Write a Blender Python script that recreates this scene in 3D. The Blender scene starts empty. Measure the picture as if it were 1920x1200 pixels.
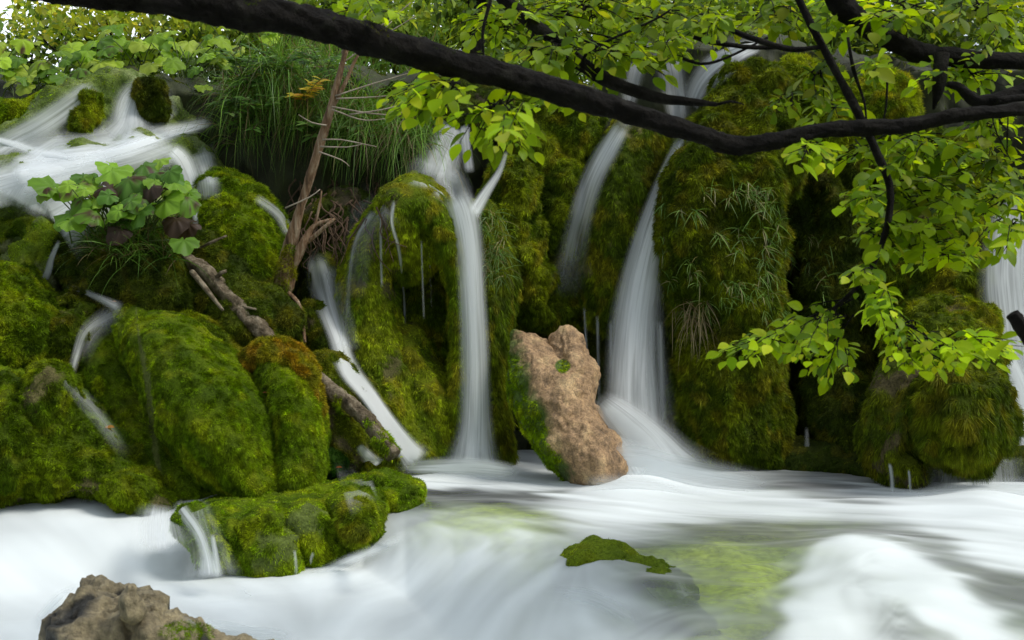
import bpy, math, random
import numpy as np
from mathutils import Vector
from mathutils.bvhtree import BVHTree

random.seed(7)
RNG = np.random.default_rng(7)
S = bpy.context.scene
COL = S.collection
R = math.radians

# ------------------------------------------------------------------ camera
F = 2059.0                       # focal length in pixels of a 1920 px wide frame
CAMZ = 1.1
cam = bpy.data.cameras.new("camera")
cam.sensor_width = 36.0
cam.lens = 36.0 * F / 1920.0
cam.clip_start = 0.05
cam.clip_end = 500
cam.dof.use_dof = True
cam.dof.focus_distance = 7.4
cam.dof.aperture_fstop = 5.0
camo = bpy.data.objects.new("camera", cam)
camo.location = (0, 0, CAMZ)
camo.rotation_euler = (R(90), 0, 0)
COL.objects.link(camo)
S.camera = camo

# ------------------------------------------------------------------ light
SUN_EL, SUN_AZ = 50.0, 106.0      # overcast: broad soft light from above and to the right
w = bpy.data.worlds.new("World")
S.world = w
w.use_nodes = True
nt = w.node_tree
nt.nodes.clear()
out = nt.nodes.new("ShaderNodeOutputWorld")
bg1 = nt.nodes.new("ShaderNodeBackground")
sky = nt.nodes.new("ShaderNodeTexSky")
sky.sky_type = 'NISHITA'
sky.sun_disc = False
sky.sun_elevation = R(SUN_EL)
sky.sun_rotation = R(SUN_AZ)
bg1.inputs[1].default_value = 0.05
nt.links.new(sky.outputs[0], bg1.inputs[0])
# overcast cloud layer: brightest at the zenith, a third of that at the horizon
geo = nt.nodes.new("ShaderNodeNewGeometry")
sep = nt.nodes.new("ShaderNodeSeparateXYZ")
nt.links.new(geo.outputs['Incoming'], sep.inputs[0])
ab = nt.nodes.new("ShaderNodeMath"); ab.operation = 'ABSOLUTE'
nt.links.new(sep.outputs[2], ab.inputs[0])
ma = nt.nodes.new("ShaderNodeMath"); ma.operation = 'MULTIPLY_ADD'
ma.inputs[1].default_value = 0.26
ma.inputs[2].default_value = 0.30
nt.links.new(ab.outputs[0], ma.inputs[0])
bg2 = nt.nodes.new("ShaderNodeBackground")
bg2.inputs[0].default_value = (0.93, 0.98, 1.0, 1)
# clouds are thinnest and brightest low behind the falls
dt = nt.nodes.new("ShaderNodeVectorMath"); dt.operation = 'DOT_PRODUCT'
nt.links.new(geo.outputs['Incoming'], dt.inputs[0])
_l = Vector((-0.35, 1.0, 0.3)).normalized()
dt.inputs[1].default_value = (-_l.x, -_l.y, -_l.z)
cl_ = nt.nodes.new("ShaderNodeMath"); cl_.operation = 'MAXIMUM'; cl_.inputs[1].default_value = 0
nt.links.new(dt.outputs['Value'], cl_.inputs[0])
pw = nt.nodes.new("ShaderNodeMath"); pw.operation = 'POWER'; pw.inputs[1].default_value = 5
nt.links.new(cl_.outputs[0], pw.inputs[0])
m2 = nt.nodes.new("ShaderNodeMath"); m2.operation = 'MULTIPLY_ADD'; m2.inputs[1].default_value = 1.1
nt.links.new(pw.outputs[0], m2.inputs[0]); nt.links.new(ma.outputs[0], m2.inputs[2])
nt.links.new(m2.outputs[0], bg2.inputs[1])
add = nt.nodes.new("ShaderNodeAddShader")
nt.links.new(bg1.outputs[0], add.inputs[0])
nt.links.new(bg2.outputs[0], add.inputs[1])
nt.links.new(add.outputs[0], out.inputs[0])

sd = bpy.data.lights.new("sun", 'SUN')
sd.energy = 2.4
sd.angle = R(20)
sd.color = (1.0, 0.97, 0.9)
so = bpy.data.objects.new("sun", sd)
_d = Vector((math.sin(R(SUN_AZ)) * math.cos(R(SUN_EL)), math.cos(R(SUN_AZ)) * math.cos(R(SUN_EL)), math.sin(R(SUN_EL))))
so.rotation_euler = _d.to_track_quat('Z', 'Y').to_euler()
so.location = (4, 6, 12)
COL.objects.link(so)

S.view_settings.view_transform = 'Standard'
S.view_settings.look = 'None'
S.view_settings.gamma = 1
S.view_settings.exposure = 0.18
c = S.cycles
c.max_bounces = 6
c.diffuse_bounces = 3
c.glossy_bounces = 2
c.transmission_bounces = 3
c.transparent_max_bounces = 16
c.caustics_reflective = False
c.caustics_refractive = False
c.use_denoising = True
c.use_adaptive_sampling = True
c.adaptive_threshold = 0.02

# ------------------------------------------------------------------ helpers
def P(px, py, Y):
    return np.array([(px - 960.0) / F * Y, Y, CAMZ - (py - 600.0) / F * Y])

def PA(px, py, Y):
    px, py, Y = np.broadcast_arrays(np.asarray(px, float), np.asarray(py, float), np.asarray(Y, float))
    return np.stack([(px - 960.0) / F * Y, Y, CAMZ - (py - 600.0) / F * Y], -1)

_perm = np.random.default_rng(3).permutation(256)
_perm = np.concatenate([_perm, _perm, _perm])
_grad = np.array([[1,1,0],[-1,1,0],[1,-1,0],[-1,-1,0],[1,0,1],[-1,0,1],[1,0,-1],[-1,0,-1],
                  [0,1,1],[0,-1,1],[0,1,-1],[0,-1,-1],[1,1,0],[-1,1,0],[0,-1,1],[0,-1,-1]], float)
def pn(p, seed=0):
    p = np.asarray(p, float) + seed * 17.31
    i = np.floor(p).astype(np.int64)
    f = p - i
    i &= 255
    u = f * f * f * (f * (f * 6 - 15) + 10)
    res = 0
    X, Y, Z = i[..., 0], i[..., 1], i[..., 2]
    for dx in (0, 1):
        wx = u[..., 0] if dx else 1 - u[..., 0]
        hx = _perm[(X + dx) & 255]
        for dy in (0, 1):
            wy = u[..., 1] if dy else 1 - u[..., 1]
            hy = _perm[hx + ((Y + dy) & 255)]
            for dz in (0, 1):
                wz = u[..., 2] if dz else 1 - u[..., 2]
                g = _grad[_perm[hy + ((Z + dz) & 255)] & 15]
                d = g[..., 0] * (f[..., 0] - dx) + g[..., 1] * (f[..., 1] - dy) + g[..., 2] * (f[..., 2] - dz)
                res = res + wx * wy * wz * d
    return res
def fbm(p, oct=3, seed=0):
    a, r, s = 1.0, 0.0, 0.0
    q = np.asarray(p, float)
    for k in range(oct):
        r = r + a * pn(q, seed + k); s += a
        q = q * 2.03; a *= 0.5
    return r / s * 1.6
def sm(x, a, b):
    t = np.clip((np.asarray(x, float) - a) / (b - a), 0, 1)
    return t * t * (3 - 2 * t)
def nrm(v):
    return v / np.maximum(np.linalg.norm(v, axis=-1, keepdims=True), 1e-9)
def catmull(pts, n):
    pts = np.asarray(pts, float)
    if len(pts) == 2:
        t = np.linspace(0, 1, n)[:, None]
        return pts[0] * (1 - t) + pts[1] * t
    q = np.vstack([2 * pts[0] - pts[1], pts, 2 * pts[-1] - pts[-2]])
    t = np.linspace(0, len(pts) - 1 - 1e-6, n)
    i = t.astype(int); f = (t - i)[:, None]
    a, b, c_, d = q[i], q[i + 1], q[i + 2], q[i + 3]
    return 0.5 * ((2 * b) + (-a + c_) * f + (2 * a - 5 * b + 4 * c_ - d) * f ** 2 + (-a + 3 * b - 3 * c_ + d) * f ** 3)

def link_mesh(name, V, faces, mat, parent=None, col=None, attrs=None, smooth=True, uv=None):
    """faces: int array (n,k) or list of such arrays"""
    if not isinstance(faces, list):
        faces = [faces]
    faces = [np.asarray(f, np.int32) for f in faces if len(f)]
    me = bpy.data.meshes.new(name)
    me.vertices.add(len(V))
    me.vertices.foreach_set("co", np.asarray(V, np.float32).ravel())
    nl = sum(f.size for f in faces); nf = sum(len(f) for f in faces)
    me.loops.add(nl); me.polygons.add(nf)
    me.loops.foreach_set("vertex_index", np.concatenate([f.ravel() for f in faces]))
    tot = np.concatenate([np.full(len(f), f.shape[1], np.int32) for f in faces])
    st = np.concatenate([[0], np.cumsum(tot)[:-1]]).astype(np.int32)
    me.polygons.foreach_set("loop_start", st)
    me.polygons.foreach_set("loop_total", tot)
    me.polygons.foreach_set("use_smooth", np.full(nf, smooth))
    if col is not None:
        a = me.color_attributes.new("col", 'FLOAT_COLOR', 'POINT')
        cc = np.ones((len(V), 4), np.float32); cc[:, :3] = col
        a.data.foreach_set("color", cc.ravel())
    for k, v in (attrs or {}).items():
        a = me.attributes.new(k, 'FLOAT', 'POINT')
        a.data.foreach_set("value", np.asarray(v, np.float32).ravel())
    me.update(calc_edges=True)
    me.materials.append(mat)
    o = bpy.data.objects.new(name, me)
    COL.objects.link(o)
    if parent is not None:
        o.parent = parent
    return o
def tag(o, label=None, cat=None, group=None, kind=None):
    if label: o["label"] = label
    if cat: o["category"] = cat
    if group: o["group"] = group
    if kind: o["kind"] = kind
    return o
def root(name, loc, label, cat, group=None):
    o = bpy.data.objects.new(name, None)
    o.empty_display_size = 0.1
    COL.objects.link(o)
    o.location = (0, 0, 0)
    return tag(o, label, cat, group)

# ------------------------------------------------------------------ materials
def mat_new(name):
    m = bpy.data.materials.new(name)
    m.use_nodes = True
    n = m.node_tree
    n.nodes.clear()
    return m, n, n.nodes.new("ShaderNodeOutputMaterial")
def nd(n, t, **kw):
    x = n.nodes.new(t)
    for k, v in kw.items():
        setattr(x, k, v)
    return x
def noise(n, scale, detail=4, rough=0.6, vec=None, mapping=None):
    t = nd(n, "ShaderNodeTexNoise")
    t.inputs['Scale'].default_value = scale
    t.inputs['Detail'].default_value = detail
    t.inputs['Roughness'].default_value = rough
    if vec is None:
        g = nd(n, "ShaderNodeNewGeometry"); vec = g.outputs['Position']
    if mapping:
        mp = nd(n, "ShaderNodeMapping"); mp.inputs['Scale'].default_value = mapping
        n.links.new(vec, mp.inputs[0]); vec = mp.outputs[0]
    n.links.new(vec, t.inputs['Vector'])
    return t.outputs['Fac']
def ramp(n, fac, stops):
    r = nd(n, "ShaderNodeValToRGB")
    e = r.color_ramp.elements
    while len(e) < len(stops): e.new(0.5)
    for k, (p, cl) in enumerate(stops):
        e[k].position = p
        e[k].color = (cl[0], cl[1], cl[2], 1) if not isinstance(cl, (int, float)) else (cl, cl, cl, 1)
    n.links.new(fac, r.inputs[0])
    return r.outputs[0]

def leafy(name, trans=0.45, spec=0.25, rough=0.5, tint=(1.25, 1.15, 0.5)):
    """leaves, grass and moss blades: colour attribute, part of the light passes through"""
    m, n, o = mat_new(name)
    a = nd(n, "ShaderNodeAttribute", attribute_name="col")
    p = nd(n, "ShaderNodeBsdfPrincipled")
    p.inputs['Roughness'].default_value = rough
    p.inputs['Specular IOR Level'].default_value = spec
    n.links.new(a.outputs['Color'], p.inputs['Base Color'])
    t = nd(n, "ShaderNodeBsdfTranslucent")
    mx = nd(n, "ShaderNodeMix", data_type='RGBA', blend_type='MULTIPLY')
    mx.inputs[0].default_value = 1
    n.links.new(a.outputs['Color'], mx.inputs[6])
    mx.inputs[7].default_value = (*tint, 1)
    n.links.new(mx.outputs[2], t.inputs[0])
    s = nd(n, "ShaderNodeMixShader"); s.inputs[0].default_value = trans
    n.links.new(p.outputs[0], s.inputs[1]); n.links.new(t.outputs[0], s.inputs[2])
    n.links.new(s.outputs[0], o.inputs[0])
    return m
M_MOSS = leafy("moss_blades", 0.35, 0.12, 0.6, (1.2, 1.1, 0.5))
M_LEAF = leafy("beech_leaf", 0.6, 0.18, 0.45, (1.6, 1.4, 0.4))
M_BBLEAF = leafy("butterbur_leaf", 0.45, 0.3, 0.5, (1.5, 1.35, 0.4))
M_BGLEAF = leafy("background_leaf", 0.55, 0.2, 0.55, (1.5, 1.3, 0.5))
M_GRASS = leafy("grass_blade", 0.35, 0.3, 0.45, (1.2, 1.15, 0.6))

def stone(name, stops, scale=6, bump=0.6, rough=0.75, stretch=(1, 1, 1), fine=60, spec=0.3, usecol=False, bd=0.01):
    m, n, o = mat_new(name)
    p = nd(n, "ShaderNodeBsdfPrincipled")
    f = noise(n, scale, 8, 0.65, mapping=stretch)
    if usecol:
        a = nd(n, "ShaderNodeAttribute", attribute_name="col")
        f3 = noise(n, fine, 5, 0.7, mapping=stretch)
        mx = nd(n, "ShaderNodeMix", data_type='RGBA', blend_type='MULTIPLY'); mx.inputs[0].default_value = 1
        n.links.new(a.outputs['Color'], mx.inputs[6])
        n.links.new(ramp(n, f3, [(0.3, 0.45), (0.7, 1.5)]), mx.inputs[7])
        n.links.new(mx.outputs[2], p.inputs['Base Color'])
    else:
        n.links.new(ramp(n, f, stops), p.inputs['Base Color'])
    p.inputs['Roughness'].default_value = rough
    p.inputs['Specular IOR Level'].default_value = spec
    f2 = noise(n, fine, 6, 0.7, mapping=stretch)
    b = nd(n, "ShaderNodeBump"); b.inputs['Strength'].default_value = bump; b.inputs['Distance'].default_value = bd
    n.links.new(f2, b.inputs['Height'])
    b2 = nd(n, "ShaderNodeBump"); b2.inputs['Strength'].default_value = bump; b2.inputs['Distance'].default_value = bd * 3
    n.links.new(f, b2.inputs['Height'])
    n.links.new(b.outputs[0], b2.inputs['Normal'])
    n.links.new(b2.outputs[0], p.inputs['Normal'])
    n.links.new(p.outputs[0], o.inputs[0])
    return m
M_ROCK = stone("mossy_stone", None, 5, 0.9, 0.9, fine=70, usecol=True, spec=.08)
M_BARK = stone("dark_bark", [(0.35, (0.004, 0.0035, 0.003)), (0.55, (0.012, 0.010, 0.008)), (0.72, (0.035, 0.034, 0.026))], 14, 1.0, 0.85, (1, 1, 1), 90, 0.15)
M_DEAD = stone("dead_wood", [(0.32, (0.07, 0.042, 0.025)), (0.48, (0.22, 0.13, 0.07)), (0.68, (0.40, 0.31, 0.21))], 30, 0.9, 0.8, (1, 1, .12), 90, 0.2)
M_TUFA = stone("brown_tufa", None, 9, 0.8, 0.55, fine=85, usecol=True, bd=0.012, spec=.4)
M_BOULDER = stone("bare_boulder", None, 9, 1.0, 0.6, fine=40, usecol=True, spec=0.45, bd=0.015)
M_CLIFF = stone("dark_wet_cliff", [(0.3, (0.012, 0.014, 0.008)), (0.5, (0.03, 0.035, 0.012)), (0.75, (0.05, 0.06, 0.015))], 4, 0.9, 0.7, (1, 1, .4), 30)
M_SOIL = stone("forest_soil", [(0.3, (0.03, 0.035, 0.012)), (0.7, (0.08, 0.1, 0.02))], 3, 0.9, 0.9)
M_BED = stone("stream_bed", None, 4, 0.6, 0.6, (1, 1, 1), 18, usecol=True)

def fall_material():
    m, n, o = mat_new("falling_water")
    a = nd(n, "ShaderNodeAttribute", attribute_name="alpha")
    u = nd(n, "ShaderNodeAttribute", attribute_name="su")
    v = nd(n, "ShaderNodeAttribute", attribute_name="sv")
    cb = nd(n, "ShaderNodeCombineXYZ")
    n.links.new(u.outputs['Fac'], cb.inputs[0]); n.links.new(v.outputs['Fac'], cb.inputs[1])
    f1 = noise(n, 1.0, 3, 0.6, vec=cb.outputs[0], mapping=(55, 1.3, 1))
    f2 = noise(n, 1.0, 2, 0.5, vec=cb.outputs[0], mapping=(14, 0.8, 1))
    s = nd(n, "ShaderNodeMath", operation='ADD')
    n.links.new(ramp(n, f1, [(0.3, 0.05), (0.72, 0.5)]), s.inputs[0])
    n.links.new(ramp(n, f2, [(0.25, 0.1), (0.75, 0.75)]), s.inputs[1])
    # alpha above 1 means solid white water: streaks only open up the thin places
    k = nd(n, "ShaderNodeMath", operation='MULTIPLY'); k.use_clamp = True
    n.links.new(s.outputs[0], k.inputs[0]); n.links.new(a.outputs['Fac'], k.inputs[1])
    df = nd(n, "ShaderNodeBsdfDiffuse"); df.inputs[0].default_value = (0.90, 0.93, 0.94, 1)
    tl = nd(n, "ShaderNodeBsdfTranslucent"); tl.inputs[0].default_value = (0.90, 0.94, 0.95, 1)
    mx = nd(n, "ShaderNodeMixShader"); mx.inputs[0].default_value = 0.45
    n.links.new(df.outputs[0], mx.inputs[1]); n.links.new(tl.outputs[0], mx.inputs[2])
    tr = nd(n, "ShaderNodeBsdfTransparent")
    fin = nd(n, "ShaderNodeMixShader")
    n.links.new(k.outputs[0], fin.inputs[0]); n.links.new(tr.outputs[0], fin.inputs[1]); n.links.new(mx.outputs[0], fin.inputs[2])
    n.links.new(fin.outputs[0], o.inputs[0])
    return m
M_FALL = fall_material()

def pool_material():
    m, n, o = mat_new("stream_water")
    a = nd(n, "ShaderNodeAttribute", attribute_name="foam")
    df = nd(n, "ShaderNodeBsdfDiffuse"); df.inputs[0].default_value = (0.80, 0.85, 0.86, 1)
    tr = nd(n, "ShaderNodeBsdfTransparent"); tr.inputs[0].default_value = (0.88, 0.94, 0.82, 1)
    gl = nd(n, "ShaderNodeBsdfGlossy"); gl.inputs[0].default_value = (1, 1, 1, 1); gl.inputs['Roughness'].default_value = 0.5
    fr = nd(n, "ShaderNodeFresnel"); fr.inputs[0].default_value = 1.16
    wt = nd(n, "ShaderNodeMixShader")
    n.links.new(fr.outputs[0], wt.inputs[0]); n.links.new(tr.outputs[0], wt.inputs[1]); n.links.new(gl.outputs[0], wt.inputs[2])
    fin = nd(n, "ShaderNodeMixShader")
    n.links.new(a.outputs['Fac'], fin.inputs[0]); n.links.new(wt.outputs[0], fin.inputs[1]); n.links.new(df.outputs[0], fin.inputs[2])
    n.links.new(fin.outputs[0], o.inputs[0])
    return m
M_POOL = pool_material()

# ------------------------------------------------------------------ bodies of rock
SOLIDS = []        # (V, quads) of everything solid, for resting water and plants on
def grid_normals(G):
    du = np.roll(G, -1, 1) - np.roll(G, 1, 1)
    dv = np.empty_like(G)
    dv[1:-1] = G[2:] - G[:-2]; dv[0] = G[1] - G[0]; dv[-1] = G[-1] - G[-2]
    return nrm(np.cross(du, dv))
def grid_faces(nr, nc, wrap=True, off=0):
    r = np.arange(nr - 1)[:, None]; cN = nc if wrap else nc - 1
    cidx = np.arange(cN)[None, :]
    a = r * nc + cidx; b = r * nc + (cidx + 1) % nc
    return (np.stack([a, b, b + nc, a + nc], -1).reshape(-1, 4) + off)

def loft(axis, lump=0.06, tuft=0.02, fine=0.008, streak=1.0, seed=0, cap=(1, 1), res=0.018, sq=2.0):
    """axis rows: px, py, Y, half width px, half depth m -> closed tapering body"""
    A = np.array(axis, float)
    C0 = PA(A[:, 0], A[:, 1], A[:, 2])
    rw = A[:, 3] / F * A[:, 2]
    dat = np.hstack([C0, rw[:, None], A[:, 4:5]])
    L = np.sum(np.linalg.norm(np.diff(C0, axis=0), axis=1)) + rw[0] + rw[-1]
    n = int(np.clip(L / res, 14, 130))
    D = catmull(dat, n * 4)
    seg = np.r_[0, np.cumsum(np.linalg.norm(np.diff(D[:, :3], axis=0), axis=1))]
    tt = np.linspace(0, seg[-1], n)
    D = np.stack([np.interp(tt, seg, D[:, k]) for k in range(5)], -1)
    # rounded ends: extra rings past the two ends
    def endcap(c0, d, a, b, sgn):
        rows = []
        h = 0.5 * (a + b) * 0.85
        for th in np.linspace(0, math.pi / 2 * 0.98, 9)[1:]:
            rows.append(np.r_[c0 + sgn * d * h * math.sin(th), a * math.cos(th), b * math.cos(th)])
        return rows
    t0 = nrm(D[1, :3] - D[0, :3]); t1 = nrm(D[-1, :3] - D[-2, :3])
    rows = list(D)
    if cap[0]: rows = endcap(D[0, :3], t0, D[0, 3], D[0, 4], -1)[::-1] + rows
    if cap[1]: rows = rows + endcap(D[-1, :3], t1, D[-1, 3], D[-1, 4], 1)
    D = np.array(rows)
    T = np.gradient(D[:, :3], axis=0); T = nrm(T)
    view = np.array([0, 1.0, 0])
    side = nrm(np.cross(T, view))               # across the axis, in the picture plane
    deep = nrm(np.cross(side, T))
    m = int(np.clip(2 * math.pi * max(D[:, 3].max(), D[:, 4].max()) / res, 24, 150))
    th = np.linspace(0, 2 * math.pi, m, endpoint=False)
    ct, st = np.cos(th), np.sin(th)
    ct = np.sign(ct) * np.abs(ct) ** (2 / sq); st = np.sign(st) * np.abs(st) ** (2 / sq)
    G = D[:, None, :3] + side[:, None, :] * (D[:, None, 3:4] * ct[None, :, None]) + deep[:, None, :] * (D[:, None, 4:5] * st[None, :, None])
    N = grid_normals(G)
    q = G * np.array([1, 1, 1 / streak])
    small = np.clip(np.minimum(D[:, 3], D[:, 4]) / 0.08, 0.05, 1)[:, None]
    h = 1.25 * lump * fbm(q * 3.2, 2, seed) + 1.5 * tuft * fbm(q * 9, 2, seed + 5) + 1.5 * fine * fbm(G * 26, 2, seed + 9)
    ctr = D[:, None, :3]
    if np.mean(np.sum(N * (G - ctr), -1)) < 0: N = -N
    G = G + N * (h * small)[..., None]
    V = G.reshape(-1, 3); Fc = grid_faces(len(D), m)
    # close ends
    e0, e1 = len(V), len(V) + 1
    V = np.vstack([V, G[0].mean(0), G[-1].mean(0)])
    k = np.arange(m); base = (len(D) - 1) * m
    tri = np.vstack([np.stack([np.full(m, e0), (k + 1) % m, k], -1), np.stack([np.full(m, e1), base + k, base + (k + 1) % m], -1)])
    # outward winding
    f = Fc[:, [0, 1, 2, 3]]
    fc = V[f].mean(1); fn = np.cross(V[f[:, 1]] - V[f[:, 0]], V[f[:, 2]] - V[f[:, 0]])
    cc = np.repeat(D[:-1, :3], m, axis=0)
    if np.sum(fn * (fc - cc)) < 0:
        Fc = Fc[:, ::-1]; tri = tri[:, ::-1]
    return V, Fc, tri
def blob(px, py, Y, rx, ry, dm, **kw):
    k = dict(res=0.018); k.update(kw)
    ryw = ry
    return loft([(px, py - ryw * 0.45, Y, rx * 0.93, dm * 0.93), (px, py, Y, rx, dm), (px, py + ryw * 0.45, Y, rx * 0.93, dm * 0.93)], **k)
def merge(bodies):
    V, Q, T, o = [], [], [], 0
    for v, q, t in bodies:
        V.append(v); Q.append(q + o); T.append(t + o); o += len(v)
    return np.vstack(V), np.vstack(Q), np.vstack(T)

MOSSN = 0
GREEN = np.array([[0.14, 0.24, 0.004], [0.27, 0.39, 0.007], [0.38, 0.45, 0.010], [0.06, 0.12, 0.004]])
YELLOW = np.array([[0.12, 0.19, 0.005], [0.28, 0.34, 0.010], [0.32, 0.29, 0.015], [0.05, 0.095, 0.004]])
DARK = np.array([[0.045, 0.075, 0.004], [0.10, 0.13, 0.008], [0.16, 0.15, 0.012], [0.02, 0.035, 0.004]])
RUST = np.array([[0.24, 0.24, 0.010], [0.36, 0.27, 0.012], [0.40, 0.22, 0.015], [0.12, 0.15, 0.01]])
def pal_mix(pal, P_, seed, rnd=None):
    a = sm(fbm(P_ * 3.1, 3, seed), -0.35, 0.45)[:, None]
    b = sm(fbm(P_ * 6.3, 2, seed + 3), 0.05, 0.5)[:, None]
    d = sm(fbm(P_ * 4.7, 2, seed + 7), 0.1, 0.55)[:, None]
    c_ = pal[0] * (1 - a) + pal[1] * a
    c_ = c_ * (1 - b * 0.7) + pal[2] * b * 0.7
    c_ = c_ * (1 - d * 0.6) + pal[3] * d * 0.6
    if rnd is not None:
        c_ = c_ * rnd
    return c_
def scatter(V, Q, density, face_min=-0.3, zmin=-0.35, keep=None):
    A, B, C_, D_ = (V[Q[:, k]] for k in range(4))
    n = np.cross(C_ - A, D_ - B); ar = 0.5 * np.linalg.norm(n, axis=1); n = nrm(n)
    ctr = (A + C_) / 2
    tc = nrm(np.array([0, 0, CAMZ]) - ctr)
    fac = np.sum(n * tc, 1)
    wgt = ar * (fac > face_min) * (ctr[:, 2] > zmin)
    if keep is not None:
        wgt = wgt * keep(ctr, n)
    tot = wgt.sum()
    N = int(tot * density)
    if N < 1: return np.zeros((0, 3)), np.zeros((0, 3))
    idx = RNG.choice(len(Q), N, p=wgt / tot)
    u, v = RNG.random((N, 1)), RNG.random((N, 1))
    p = (A[idx] * (1 - u) + B[idx] * u) * (1 - v) + (D_[idx] * (1 - u) + C_[idx] * u) * v
    return p, n[idx]
def moss_blades(p, n, length, width, hang, pal, seed, spread=0.55, comb=(0, 0, 0)):
    N = len(p)
    if N == 0: return None
    cl = np.stack([fbm(p * 11, 2, seed + 11) + .8 * fbm(p * 27, 1, seed + 14), fbm(p * 11, 2, seed + 12), fbm(p * 11, 2, seed + 13) + .8 * fbm(p * 27, 1, seed + 15)], -1)
    d = n + cl * 1.1 + RNG.normal(0, spread, (N, 3)) * 0.8
    d[:, 2] -= hang
    d = d + np.array(comb)
    d = nrm(d)
    # never into the rock
    dn = np.sum(d * n, 1, keepdims=True)
    d = nrm(d + n * np.maximum(0.15 - dn, 0))
    L = 0.85 * length * (0.5 + RNG.random((N, 1))) * (1 + 0.5 * fbm(p * 12, 1, seed + 2)[:, None])
    side = nrm(np.cross(d, RNG.normal(0, 1, (N, 3)) + 0.001))
    wv = side * width * 1.25 * (0.7 + 0.6 * RNG.random((N, 1)))
    b = p - n * 0.004
    tip = b + d * L
    tip[:, 2] -= L[:, 0] * 0.25 * hang
    V = np.empty((N, 3, 3)); V[:, 0] = b - wv * 0.5; V[:, 1] = b + wv * 0.5; V[:, 2] = tip
    rnd = np.exp(RNG.normal(0, 0.3, (N, 1)) + 0.85 * fbm(p * 24, 2, seed + 16)[:, None])
    cb = pal_mix(pal, p, seed, rnd)
    col = np.repeat(cb[:, None, :], 3, 1)
    return V.reshape(-1, 3), np.arange(N * 3).reshape(-1, 3), col.reshape(-1, 3)

BARE = np.array([0.16, 0.13, 0.075])
def rocky(name, bodies, label, cat, pal=GREEN, rockcol=(0.035, 0.042, 0.012), dens=60000, length=0.028, width=0.005, hang=0.6,
          seed=0, keep=None, group=None, mat=None, barecol=None, bareamt=0.0, zmin=-0.33, colfun=None, face_min=-0.3, comb=(0, 0, 0), solid=True):
    V, Q, T = merge(bodies)
    if solid: SOLIDS.append((V, Q))
    base = np.array(rockcol)
    mossmask = np.ones(len(V))
    col = pal_mix(pal, V, seed) * 0.4 + base * 0.25
    if barecol is not None:
        b = sm(fbm(V * 3.7, 3, seed + 21), 0.25 - bareamt, 0.5 - bareamt)[:, None]
        col = col * (1 - b) + (np.array(barecol) * (1 + 0.35 * fbm(V * 14, 2, seed + 4)[:, None])) * b
        kk0 = keep
        def keep(c_, n_, k0=kk0):
            bb = sm(fbm(c_ * 3.7, 3, seed + 21), 0.25 - bareamt, 0.5 - bareamt)
            r = 1 - 0.93 * bb
            return r * k0(c_, n_) if k0 is not None else r
    if colfun is not None:
        col = colfun(V, col)
    o = link_mesh(name, V, [Q, T], mat or M_ROCK, col=np.clip(col, 0.003, 1))
    tag(o, label, cat, group)
    if dens > 0:
        p, n = scatter(V, Q, dens, face_min, zmin, keep)
        r = moss_blades(p, n, length, width, hang, pal, seed, comb=comb)
        if r is not None:
            link_mesh("moss", r[0], r[1], M_MOSS, parent=o, col=r[2], smooth=False)
            global MOSSN
            MOSSN += len(p)
    return o

# ================================================================== SETTING
# --- hillside: the cliff behind the falls, and the wooded bank rising behind it
def build_hill():
    pxs = np.linspace(-900, 2900, 420)
    top = np.interp(pxs, [-900, -100, 0, 150, 400, 600, 900, 1100, 1180, 1300, 1420, 1500, 1700, 1920, 2900],
                    [120, 190, 200, 190, 190, 190, 205, 200, 130, 110, 100, 130, 150, 150, 100])
    rows = []
    for s in np.linspace(0, 1, 160):          # cliff face
        Y = 9.4 - 0.1 * s + 0 * pxs
        z0 = -0.6
        ztop = CAMZ - (top - 600) / F * 9.6
        z = z0 + (ztop - z0) * s
        X = (pxs - 960) / F * 9.4
        rows.append(np.stack([X, Y, z], -1))
    for s in np.linspace(0, 1, 60)[1:]:
        Y = 9.3 + 45 * s ** 1.8
        ztop = CAMZ - (top - 600) / F * 9.6
        X = (pxs - 960) / F * 9.4 * (1 + 1.6 * s)
        z = ztop * (1 - s) + 3.1 * s + 2.0 * s + 0.1 * np.sqrt(s)
        rows.append(np.stack([X, Y + 0 * X, z], -1))
    G = np.array(rows)
    q = G * np.array([1, 1, 0.5])
    d = 0.28 * fbm(q * 1.5, 3, 1) + 0.07 * fbm(q * 7, 2, 4)
    G[:160, :, 1] += d[:160]
    G[160:, :, 2] += d[160:] * 0.8
    V = G.reshape(-1, 3); Q = grid_faces(len(rows), len(pxs), wrap=False)
    SOLIDS.append((V, Q[:, ::-1]))
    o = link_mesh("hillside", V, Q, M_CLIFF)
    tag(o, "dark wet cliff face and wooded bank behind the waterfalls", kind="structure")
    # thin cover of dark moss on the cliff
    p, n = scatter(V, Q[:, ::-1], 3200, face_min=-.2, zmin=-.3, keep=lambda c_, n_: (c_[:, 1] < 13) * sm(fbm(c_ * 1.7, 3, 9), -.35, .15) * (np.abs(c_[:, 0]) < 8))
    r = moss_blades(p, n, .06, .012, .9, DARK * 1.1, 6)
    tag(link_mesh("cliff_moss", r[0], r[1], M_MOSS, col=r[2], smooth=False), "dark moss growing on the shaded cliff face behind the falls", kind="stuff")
build_hill()

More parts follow.
